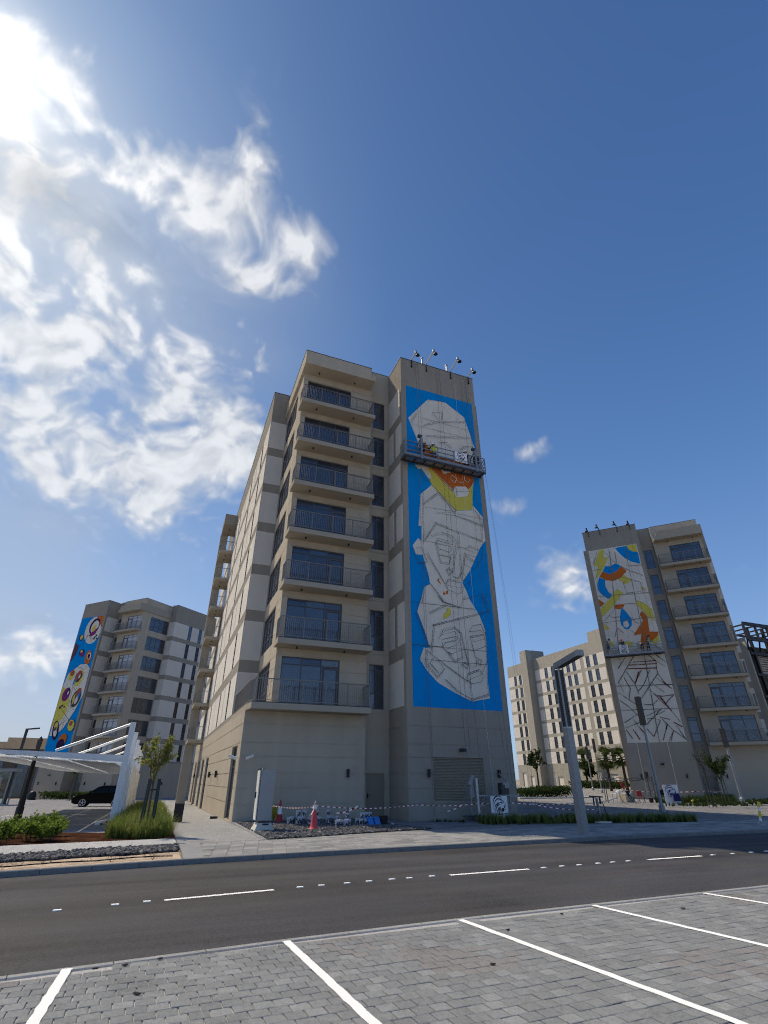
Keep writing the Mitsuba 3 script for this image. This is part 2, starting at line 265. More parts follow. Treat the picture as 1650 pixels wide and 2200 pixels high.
# parking bays of block paving
PZ = ROADZ+.008
kp = thing('parking_paving', '', 'paving'); labels[kp] = {'kind': 'structure'}
put('bedding', strip_curve(XS, lambda x: -12, lambda x: NEAR(x)-.1, PZ-.008), 'joint_sand', kp)
PX_, PY_ = .188, .174
def paver_mesh(wx, wy, h=.007, c=.006):
    a, b = wx/2, wy/2
    v = [[-a,-b,-.02],[a,-b,-.02],[a,b,-.02],[-a,b,-.02],[-a,-b,h-c*.6],[a,-b,h-c*.6],[a,b,h-c*.6],[-a,b,h-c*.6],[-a+c,-b+c,h],[a-c,-b+c,h],[a-c,b-c,h],[-a+c,b-c,h]]
    f = [[8,9,10],[8,10,11]]
    for lo in (0, 4):
        for i in range(4):
            j = (i+1) % 4; f += [[lo+i, lo+j, lo+4+j], [lo+i, lo+4+j, lo+4+i]]
    return trimesh.Trimesh(np.array(v, float), np.array(f), process=False)
pm = paver_mesh(PX_-.013, PY_-.006); pdict = {k2: mikit.ply(pm, 'm_'+k2) for k2 in PV}
BAYS = [((-.53, 8.0), (-.64, 5.9)), ((1.93, 8.2), (2.13, 5.0)), ((4.58, 8.37), (5.08, 3.8)), ((7.13, 8.43), (7.72, 4.4)), ((9.78, 8.5), (10.6, 4.5)), ((12.4, 8.55), (13.4, 4.5)), ((-3.2, 7.7), (-3.4, 5.0))]
def in_bay_line(x, y):
    for (a, b), (c, d) in BAYS:
        t = (b-y)/(b-d)
        if 0 <= t <= 1.8 and abs(x-(a+(c-a)*t)) < .01: return True
    return False
tilt = math.radians(2.3); cells = []
for j in range(-6, 52):
    for i in range(-40, 110):
        u = (i + .5*(j % 2))*PX_ + .02*math.sin(j*1.7); v = 8.6 - j*PY_
        x = u*math.cos(tilt) - (v-8)*math.sin(tilt)*0 ; y = v + u*math.sin(tilt)*1.05
        if y > NEAR(x)-.11-.085 or y < 1.8: continue
        dz = (np.array([x, y, PZ])-CAM); w = dz@FW
        if w < .5: continue
        sx, sy = (dz@RT)/w*1082.25, (dz@UP)/w*1082.25
        if abs(sx) > 930 or sy < -1250: continue
        cells.append((w, x, y, i, j))
cells.sort()
stuffm = {k2: MB() for k2 in PV}
for n_, (w, x, y, i, j) in enumerate(cells):
    r = random.random(); mat = PV[0] if r < .34 else PV[1] if r < .54 else PV[2] if r < .70 else PV[4]
    if meshkit.noise(np.array([x*.8, y*.9, 1.3])) > .68 and random.random() < .6: mat = PV[3]
    a, b, c = random.gauss(0, .006), random.gauss(0, .006), random.gauss(0, .0016)
    M = T().translate([x, y, PZ+c]).rotate([0,0,1], math.degrees(tilt)+random.gauss(0, .5)).rotate([1,0,0], math.degrees(a)).rotate([0,1,0], math.degrees(b))
    if n_ < 300:
        key = fresh_fast(kp+'__paver'); scene[key] = {**pdict[mat], 'to_world': M}
    else:
        Mn = np.array(M.matrix); stuffm[mat].add(pm.vertices@Mn[:3, :3].T + Mn[:3, 3], pm.faces)
for k2, m in stuffm.items():
    if m.n: put('far_pavers', m, k2, kp, kind='stuff')
for (a, b) in BAYS:
    p, q = np.array(a), np.array(b); n = 40; m = MB(); ext = q + (q-p)*.8
    L = np.linspace(0, 1, n+1); d = unit(ext-p); nr = np.array([-d[1], d[0]])
    v = []
    for t in L:
        c = p+(ext-p)*t; wob = .004*math.sin(t*90)+random.gauss(0, .002)
        v += [[*(c-nr*(.052+wob)), PZ+.0125], [*(c+nr*(.052-wob)), PZ+.0125]]
    m.add(v, [f for i in range(n) for f in ([2*i, 2*i+2, 2*i+3], [2*i, 2*i+3, 2*i+1])]); put('bay_line', m, 'road_paint', kp)
lm = MB()
for (x, y) in ((-.25, 7.85), (.05, 7.88), (.42, 7.98), (.2, 6.9), (4.9, 7.6), (6.2, 8.1), (3.9, 6.4), (8.3, 7.7)):
    for _ in range(3): lm.sph((x+random.gauss(0, .015), y+random.gauss(0, .015), PZ+.02), .018, 0, (1.6, .8, .5))
put('dry_leaf_litter', lm, 'bark_dark', kind='stuff', label='few dry dark leaves lying on the parking paving')
# far pavement: tiles
kt = thing('pavement', '', 'pavement'); labels[kt] = {'kind': 'structure'}
KT = lambda x: FARK(x)+.155
BACK = lambda x: float(np.interp(x, [1, 3.8, 5.5, 8, 10.6, 14, 24.7, 40, 90], [19.5, 19.75, 20.15, 20.9, 21.5, 22.3, 21.0, 21.5, 22]))
put('bedding', strip_curve(np.linspace(1.0, 90, 120), KT, lambda x: BACK(x)+.25, -.008), 'kerb_stone', kt)
def tile(quad, mat, h=.004):
    q = np.array(quad); c = q.mean(0); q2 = c+(q-c)*(1-.008/np.linalg.norm(q[0]-c)); q3 = c+(q2-c)*(1-.012/np.linalg.norm(q[0]-c))
    v = [[*p, -.03] for p in q2]+[[*p, h-.006] for p in q2]+[[*p, h] for p in q3]
    f = [[8,9,10],[8,10,11]]+[g for lo in (0, 4) for i in range(4) for g in ([lo+i, lo+(i+1)%4, lo+4+(i+1)%4],[lo+i, lo+4+(i+1)%4, lo+4+i])]
    return np.array(v), f
cnt = 0; tst = {k2: MB() for k2 in TL}
def tpos(i, t): return (1.62+.408*i)*(1-t)+(2.17+.44*i)*t
def emit(qd, x, y):
    global cnt
    r = meshkit.noise(np.array([x*1.7, y*3.3, 7.7]))*.55 + random.random()*.45; mat = TL[0] if r > .60 else TL[2] if r > .45 else TL[1] if r > .30 else TL[3]
    v, f = tile(qd, mat)
    if cnt < 295: put('paving_slab', MB().add(v, f), mat, kt)
    else: tst[mat].add(v, f)
    cnt += 1
rows = 8
for i in range(-2, 6):
    for j in range(rows):
        o = (i*37 % 5)/10*0
        qd = []
        for (a, b) in ((i, j), (i+1, j), (i+1, j+1), (i, j+1)):
            t = b/rows; x = tpos(a, t); qd.append((x, KT(x)*(1-t)+(BACK(x)-.05)*t))
        if np.mean([p[0] for p in qd]) < 1.5: continue
        emit(qd, *np.mean(qd, 0))
x = 0
for j in range(14):
    xx = tpos(6, min(1, j*.3/3.6)) + .225*(j % 2)
    if j % 2: emit([(xx-.225, KT(xx)+j*.3), (xx, KT(xx)+j*.3), (xx, KT(xx)+(j+1)*.3), (xx-.2, KT(xx)+(j+1)*.3)], xx, 17) if j < 11 else None
    while xx < 36:
        y0 = KT(xx+.2)+j*.3
        if y0+.3 < BACK(xx)+.1: emit([(xx, y0), (xx+.45, y0), (xx+.45, y0+.3), (xx, y0+.3)], xx, y0)
        xx += .45
for k2, m in tst.items(): put('far_slabs', m, k2, kt, kind='stuff')
def up(a, b): return lambda x: a+(b-a)*(x-.95)/(-4.25)
F1, F2, F3, F4 = up(21.1, 20.65), up(19.2, 18.2), up(17.72, 16.9), lambda x: FARK(x)+.15
xl = np.linspace(-14, .95, 40)
kf = struct('footpath', strip_curve(xl, F2, F1, .006), 'footpath_block')
for a, b in zip(np.linspace(-9, .9, 17)[:-1], np.linspace(-9, .9, 17)[1:]): put('concrete_slab', MB().prism([(a+.004, F2(a)), (b-.004, F2(b)), (b-.004, F1(b)), (a+.004, F1(a))], .007, .022), 'footpath_block', kf)
struct('planting_strip', strip_curve(xl, F4, lambda x: F3(x)+.05, -.02), 'sand')
struct('gravel_strip', strip_curve(xl, F3, F2, -.012), 'gravel_base')
xe = [1.0, 1.6]
ke = thing('pavement_edging', '', 'edging'); labels[ke] = {'kind': 'structure'}
for j in range(9):
    y0 = 16.0+j*.385; s = .03*j
    put('edge_block', MB().prism([(.98+s*.2, y0), (1.48+s*.55, y0+.05), (1.48+s*.55+.02, y0+.43), (.98+s*.2+.01, y0+.38)], -.04, .009), 'edge_block', ke)
for j in range(40):
    y0 = 19.6+j*.6; put('edge_block', MB().prism([(.98, y0), (1.2, y0), (1.2, y0+.592), (.98, y0+.592)], -.2+gz(1, y0), .012+gz(1, y0)), 'edge_block', ke)
for j in range(14):
    y0 = 19.75+j*.6; put('edge_block', MB().prism([(3.6, y0), (3.78, y0), (3.78, y0+.592), (3.6, y0+.592)], -.2, .011), 'edge_block', ke)
sheet('walkway', [(1.2, 19.5), (3.6, 19.75), (3.62, 80), (1.0, 80)], 'walk_blocks', .004)
sheet('planter_bed', [(-14, 19.9), (.96, 21.12), (.96, 60), (-1.3, 60), (-1.3, 24.4), (-4, 26), (-14, 27)], 'mulch', -.006)
sheet('parking_lot', [(-60, 27), (-14, 27), (-4, 26), (-1.3, 24.6), (-1.3, 92), (-60, 110)], 'lot_blocks', -.02)
sheet('rear_paving', [(-8, 60.2), (34, 60.2), (34, 130), (-8, 130)], 'lot_blocks', -.03)
gbed = [(3.8, 19.85), (5.5, 20.25), (8, 21.0), (10.75, 21.6), (10.2, 24.0), (9.9, 27.95), (3.8, 27.95)]
sheet('gravel_bed', gbed, 'gravel_base', .0)
sheet('forecourt', [(9.9, 28.5), (10.3, 24), (10.85, 21.6), (14, 22.4), (24.8, 21.1), (40, 21.6), (120, 22), (120, 60), (40, 40), (18.2, 66), (18.2, 26.0), (11.7, 26.0), (11.7, 28.5)], 'plaza_blocks', -.004)
sheet('plaza', [(18.2, 66), (40, 40), (120, 60), (120, 160), (18, 160)], 'far_blocks', -.008)
def stones(poly, n, r0, r1, z, seed):
    r = np.random.default_rng(seed); P = Polygon(poly); x0, y0, x1, y1 = P.bounds; ms = [MB() for _ in GV]
    base = trimesh.creation.icosphere(0, 1.0); import shapely
    pts = np.c_[r.uniform(x0, x1, n*3), r.uniform(y0, y1, n*3)]; pts = pts[shapely.contains_xy(P, pts[:, 0], pts[:, 1])][:n]
    for x, y in pts:
        s = r.uniform(r0, r1)*np.array([1, r.uniform(.6, 1), r.uniform(.5, .8)]); a = r.uniform(0, 6.3); c, d = math.cos(a), math.sin(a)
        v = (base.vertices + r.normal(0, .16, base.vertices.shape))*s; v = np.c_[v[:, 0]*c-v[:, 1]*d, v[:, 0]*d+v[:, 1]*c, v[:, 2]]
        ms[int(r.choice(4, p=[.42, .24, .30, .04]))].add(v+[x, y, z+r.uniform(0, .7)*r0], base.faces)
    return ms
def stuff(name, ms, mats, label):
    k = fresh(name); labels[k] = {'label': label, 'kind': 'stuff'}
    for m, mat in zip(ms, mats):
        if m.n: put('mass', m, mat, k, kind='stuff')
    return k
stuff('gravel', stones(gbed, 9000, .025, .065, .012, 3), GV, 'dark grey loose gravel in front of the beige ground floor wall')
stuff('gravel', stones([(-8, F3(-8)), (.9, F3(.9)), (.95, F2(.95)), (-8, F2(-8))], 4200, .03, .075, .01, 4), GV, 'dark grey gravel strip beside the concrete footpath')
ks = thing('irrigation_pipe', 'thin black drip irrigation pipes lying over the sandy kerb strip', 'pipe')
for q in (.32, .72):
    p = []; 
    for x in np.linspace(-9, .75, 46): y = F4(x)+(F3(x)-F4(x))*q; p.append((x, y+.03*math.sin(x*2.1+q*9)+random.gauss(0, .012), .02+.02*abs(math.sin(x*1.7+q*5))))
    put('pipe', MB().path(p, .013, 5), 'black_metal', ks)
twm = MB()
for i in range(70):
    x = random.uniform(-8, .7); y = F4(x)+(F3(x)-F4(x))*random.uniform(.15, .95); p = np.array([x, y, -.01]); h = random.uniform(.05, .22)
    for _ in range(3): twm.tube(p, p+[random.gauss(0, .06), random.gauss(0, .05), h*random.uniform(.5, 1)], .005, .002, 4)
put('dry_seedlings', twm, 'bark', kind='stuff', label='small dry seedlings poking out of the sandy kerb strip')
MAIN_ART="""w,0,1390 2693 1490 2711 1543 2712 1697 2617 1771 2321 1759 2273 1738 2155 1722 2033 1557 1936 1395 2013 1331 2122 1289 2307 1252 2406 1227 2474
w,0,1273 2116 1271 2079 1296 2051 1316 2065 1373 1989 1395 2010 1369 2094 1340 2124
w,0,1390 1948 1304 1857 1280 1617 1302 1618 1295 1509 1275 1531 1235 1472 1256 1414 1303 1419 1319 1359 1337 1295 1346 1231 1307 1211 1286 1148 1254 1051 1302 924 1323 847 1298 838 1289 846 1261 776 1301 718 1368 655 1471 608 1579 566 1699 589 1694 676 1712 975 1678 1072 1616 1168 1596 1226 1572 1270 1638 1367 1686 1457 1728 1536 1776 1598 1773 1775 1703 1854 1692 1814 1565 1782
o,0,1351 2299 1397 2229 1466 2194 1742 2195 1727 2034 1680 1972 1659 1995 1568 1972 1552 1935 1322 2129
y,0,1373 1985 1390 1950 1463 1882 1565 1784 1695 1817 1721 2025 1683 1973 1656 1994 1573 1975 1551 1929 1496 1979 1373 2095 1352 2108 1395 2010
w2,0,1573 1975 1656 1994 1684 1959 1659 1913 1578 1891 1555 1930
w2,0,1445 2131 1485 2057 1549 2084 1552 2124
w2,0.09,1579 2126 1583 2029 1602 2015 1639 2021 1653 2049 1648 2129
w2,0.09,1550 2063 1586 2034 1568 2002 1534 2029 1550 2063
w2,0.09,1658 2086 1694 2054 1673 2024 1646 2048 1658 2086
w2,0.09,1348 2117 1552 1935
w2,0.09,1680 1972 1722 2033
k,0.05,1245 2449 1287 2528
k,0.05,1256 2447 1296 2528
k,0.05,1245 2449 1259 2413
k,0.05,1390 2685 1544 2715
k,0.05,1422 2574 1506 2608 1501 2530
k,0.05,1436 2568 1467 2535
k,0.05,1422 2574 1470 2515
k,0.05,1350 2441 1446 2500 1709 2575
k,0.05,1352 2434 1484 2504 1702 2560
k,0.05,1350 2441 1352 2434
k,0.05,1494 2522 1506 2608
k,0.05,1266 2420 1643 2420
k,0.05,1336 2499 1437 2498
k,0.05,1502 2499 1717 2497
k,0.05,1366 2353 1733 2434
k,0.05,1370 2342 1729 2420
k,0.05,1366 2353 1355 2281
k,0.05,1464 2320 1534 2334 1568 2288
k,0.05,1473 2308 1519 2318 1554 2290
k,0.05,1636 2299 1667 2334 1735 2353 1763 2319
k,0.05,1653 2303 1673 2326 1727 2338
k,0.05,1299 2074 1343 2111
k,0.05,1274 2080 1300 2119
k,0.05,1361 2018 1339 2100
k,0.05,1494 2129 1491 2077 1543 2094
k,0.05,1297 2021 1342 1960 1377 1986
k,0.05,1306 2033 1343 1987
k,0.05,1574 1968 1579 1903
k,0.05,1572 1932 1682 1958
k,0.05,1320 1870 1317 1788 1315 1562 1307 1515
k,0.05,1321 1780 1432 1880
k,0.05,1317 1788 1432 1894
k,0.05,1432 1880 1556 1782
k,0.05,1394 1937 1492 1838
k,0.05,1496 1825 1546 1762
k,0.05,1411 1740 1550 1759 1566 1789
k,0.05,1410 1731 1553 1741 1770 1695
k,0.05,1554 1750 1771 1706
k,0.05,1329 1761 1551 1772
k,0.05,1577 1759 1771 1756
k,0.05,1702 1821 1769 1738 1745 1591
k,0.05,1715 1810 1766 1710
k,0.05,1403 1661 1302 1502
k,0.05,1409 1652 1315 1512
k,0.05,1403 1661 1740 1590
k,0.05,1406 1649 1748 1580
k,0.05,1368 1563 1447 1601 1533 1580 1556 1532 1505 1312
k,0.05,1372 1555 1455 1589 1523 1565 1542 1526 1502 1327
k,0.05,1368 1563 1372 1555
k,0.05,1410 1549 1390 1508 1421 1379 1489 1377 1501 1432
k,0.05,1418 1538 1399 1514 1426 1388 1485 1387 1497 1431
k,0.05,1410 1549 1521 1539
k,0.05,1399 1510 1502 1506 1509 1487 1490 1463 1423 1475 1403 1506
k,0.05,1412 1438 1492 1435 1511 1454
k,0.05,1420 1431 1496 1429
k,0.05,1411 1533 1516 1521
k,0.05,1319 1513 1399 1514
k,0.05,1550 1510 1611 1512
k,0.05,1611 1508 1649 1538 1715 1521
k,0.05,1613 1504 1648 1525 1714 1512
k,0.05,1613 1504 1694 1488
k,0.05,1600 1477 1576 1346 1538 1293 1505 1304
k,0.05,1609 1478 1585 1355 1546 1292 1513 1301
k,0.05,1603 1469 1691 1462
k,0.05,1607 1457 1670 1430
k,0.05,1605 1436 1679 1423
k,0.05,1596 1435 1597 1394 1665 1375 1736 1465 1740 1547
k,0.05,1457 1336 1479 1358 1507 1332 1477 1302 1457 1336
k,0.05,1465 1334 1481 1350 1498 1331 1480 1312 1465 1334
k,0.05,1574 1318 1584 1339 1598 1305 1577 1282 1571 1313
k,0.05,1451 1246 1470 1279 1549 1275 1572 1239 1570 1215 1534 1189 1465 1209 1451 1246
k,0.05,1455 1246 1477 1269 1553 1267
k,0.05,1455 1236 1563 1232
k,0.05,1337 1434 1443 1248
k,0.05,1328 1429 1465 1209
k,0.05,1259 1454 1293 1467 1330 1373 1268 1350 1231 1445
k,0.05,1265 1422 1269 1359 1322 1368
k,0.05,1295 1356 1337 1257
k,0.05,1344 1231 1427 1125
k,0.05,1352 1228 1443 1123
k,0.05,1665 1327 1641 1299 1567 1238
k,0.05,1627 1285 1600 1227
k,0.05,1570 1169 1706 1209 1734 1151
k,0.05,1569 1158 1647 1183
k,0.05,1284 1104 1311 1215
k,0.05,1571 1621 1571 1282
k,0.05,1213 852 1407 855
k,0.05,1242 1035 1286 1150
k,0.05,1242 1035 1322 844
k,0.05,1254 1032 1328 841
k,0.05,1391 1163 1423 1126 1541 1101 1582 1188
k,0.05,1400 1164 1431 1127 1537 1111
k,0.05,1332 1052 1456 1121
k,0.05,1337 1044 1460 1115
k,0.05,1332 1052 1337 1044
k,0.05,1353 980 1744 1107 1700 1198
k,0.05,1354 973 1748 1100
k,0.05,1353 980 1329 816
k,0.05,1361 974 1337 817
k,0.05,1385 899 1417 959 1493 982 1537 951 1569 776
k,0.05,1403 919 1425 951 1493 972 1529 946 1565 779
k,0.05,1411 927 1492 955 1518 915 1538 802
k,0.05,1405 898 1493 924 1514 915
k,0.05,1409 887 1403 858 1482 773 1538 803
k,0.05,1415 855 1483 783 1530 808
k,0.05,1412 866 1429 884 1509 907 1511 886 1498 874 1439 850 1412 866
k,0.05,1425 881 1504 900
k,0.05,1442 829 1465 819 1521 847
k,0.05,1438 829 1461 817
k,0.05,1589 961 1619 1002 1677 1016 1701 959
k,0.05,1589 961 1673 979 1689 962
k,0.05,1595 934 1688 956 1698 929 1618 904 1599 931
k,0.05,1607 928 1687 950
k,0.05,1627 859 1698 884
k,0.05,1595 934 1621 805
k,0.05,1604 894 1626 809
k,0.05,1523 765 1544 781 1572 769 1557 740 1523 765
k,0.05,1533 762 1546 774 1564 765 1554 748 1533 762
k,0.05,1625 794 1635 815 1667 797 1651 764 1624 787
k,0.05,1633 791 1638 806 1658 793 1650 773 1633 791
k,0.05,1576 766 1596 753 1622 762 1625 794
k,0.05,1553 684 1564 719 1637 745 1671 713 1651 677 1583 662 1556 681
k,0.05,1567 709 1632 738 1656 726
k,0.05,1560 680 1664 723
k,0.05,1402 766 1556 678 1583 659
k,0.05,1405 760 1552 672
k,0.05,1302 824 1287 747 1362 680 1411 729 1371 778
k,0.05,1298 828 1402 766
k,0.05,1301 752 1362 689
k,0.05,1352 794 1319 757 1371 706
k,0.05,1322 759 1367 716
k,0.05,1412 675 1479 616 1580 578 1691 611
k,0.05,1420 672 1484 623 1575 571 1691 604
k,0.05,1692 789 1660 730
k,0.05,1693 800 1690 728 1687 610
k,0.05,1704 967 1693 782
k,0.05,1265 776 1686 777
k,0.05,1335 852 1695 854
k,0.05,1216 1103 1641 1107
k,0.05,1577 917 1571 574
o2,0,1395 1269 1412 1279 1407 1259 1420 1245 1409 1228 1414 1241 1396 1257
o2,0,1436 1201 1447 1180 1452 1200 1469 1206 1465 1179 1455 1185 1434 1171 1430 1178
y,0,1451 1097 1476 1096 1475 1053 1425 1018 1425 1055 1449 1070"""
RIGHT_ART="""b,0,1463 2763 1325 2765 1315 2717 1284 2682 1220 2665 1224 2506 1312 2546 1385 2615 1433 2693
y,0,1324 2771 1222 2768 1220 2665 1284 2682 1315 2717
y,0,1654 2764 1597 2771 1615 2651 1563 2659 1611 2564 1692 2453 1729 2414 1764 2386 1703 2557 1747 2565
b,0,1620 2543 1558 2532 1493 2561 1440 2512 1505 2456 1588 2430 1658 2476
o,0,1663 2477 1588 2430 1505 2456 1441 2507 1391 2442 1475 2362 1567 2338 1650 2363 1711 2417
y,0,1507 2345 1430 2394 1361 2317 1436 2274
b,0,1712 2411 1655 2363 1668 2293 1649 2214 1611 2160 1663 2119 1723 2182 1759 2252 1757 2318
y,0,1545 2229 1484 2179 1605 2047 1775 1907 1779 2012 1683 2090
o,0,1776 2135 1715 2073 1778 2034
o,0,1606 2042 1499 2033 1521 1994 1562 1979 1624 1997
b,0,1539 2002 1497 1929 1460 1842 1475 1773 1515 1733 1555 1737 1585 1796 1584 1878
w,0,1556 1823 1508 1833 1501 1776 1534 1750 1562 1773
y,0,1350 2059 1271 2002 1223 1934 1225 1789 1298 1878 1379 2032
o,0,1337 1929 1290 1857 1307 1680 1212 1669 1246 1600 1324 1560 1373 1536 1436 1533 1394 1665 1482 1655 1343 1818 1364 1886
y,0,1775 1834 1709 1760 1771 1752
y,0,1769 1616 1719 1610 1712 1551 1771 1556
y,0,1315 1564 1220 1636 1231 1570 1273 1536
y,0,1644 1573 1558 1594 1498 1578 1525 1532 1616 1531
y,0,1273 2222 1226 2183 1282 2181
g,0.05,1747 2588 1677 2750
g,0.05,1445 2513 1346 2429 1230 2355
g,0.05,1696 1923 1656 1887 1589 1889
g,0.05,1756 1858 1617 1986
g,0.05,1454 1872 1431 1808 1400 1785
g,0.05,1504 2034 1438 2035 1386 2018
g,0.05,1682 1656 1634 1761 1582 1695
g,0.05,1496 1716 1458 1682
g,0.05,1599 2736 1502 2568
g,0.05,1476 2701 1483 2565
g,0.05,1771 2512 1682 2508
g,0.05,1379 2502 1211 2489
g,0.05,1775 2167 1123 2136
g,0.05,1564 2354 1445 2368 1276 2276 1271 2169
g,0.05,1458 2305 1449 2163 1235 2164
g,0.05,1778 1840 1200 1840
g,0.05,1533 2712 1682 1383
g,0.05,1351 2735 1380 1547
k,0.05,1608 1429 1718 1299
k,0.05,1533 1416 1742 1151
k,0.05,1397 1448 1315 1353 1234 1284
k,0.05,1318 1440 1223 1332
k,0.05,1288 1520 1234 1483
k,0.05,1742 1151 1710 1046
k,0.05,1678 1202 1634 1077 1668 971
k,0.05,1638 1255 1578 1122
k,0.05,1770 1043 1607 903
k,0.05,1769 959 1686 884 1628 805
k,0.05,1578 1122 1561 1013
k,0.05,1484 1262 1578 1122
k,0.05,1400 1255 1497 1098 1561 1042
k,0.05,1329 1213 1550 959
k,0.05,1412 1123 1308 1015
k,0.05,1460 1060 1373 972
k,0.05,1356 1173 1228 1051
k,0.05,1222 986 1373 972
k,0.05,1222 986 1317 905
k,0.05,1406 998 1278 818 1224 710
k,0.05,1529 899 1446 895 1385 944
k,0.05,1532 784 1374 851
k,0.05,1380 846 1544 705
k,0.05,1449 786 1346 827
k,0.05,1765 725 1610 810
k,0.05,1764 673 1600 730
k,0.05,1673 756 1586 589
k,0.05,1763 651 1719 565
k,0.05,1538 756 1471 759 1411 734 1506 581
k,0.05,1404 767 1307 630 1225 557
k,0.05,1350 698 1428 546
k,0.05,1312 630 1379 529
k,0.05,1269 678 1217 546
k,0.05,1555 655 1511 582
k,0.05,1773 853 1222 849
k,0.05,1774 1111 1213 1091
k,0.05,1417 1412 1467 537
r,0.08,1546 1357 1315 1353 1327 1274 1324 1213 1292 1132 1247 1064
r,0.08,1599 1327 1316 1322
r,0.08,1619 1291 1327 1274
r,0.08,1343 982 1402 991
r,0.08,1404 767 1318 741
r,0.08,1694 654 1649 552
r,0.08,1624 669 1591 617
r,0.08,1356 693 1380 638
r,0.08,1313 625 1358 528
r,0.08,1287 712 1219 665
r,0.08,1357 971 1282 824
r,0.08,1570 1133 1510 1251"""
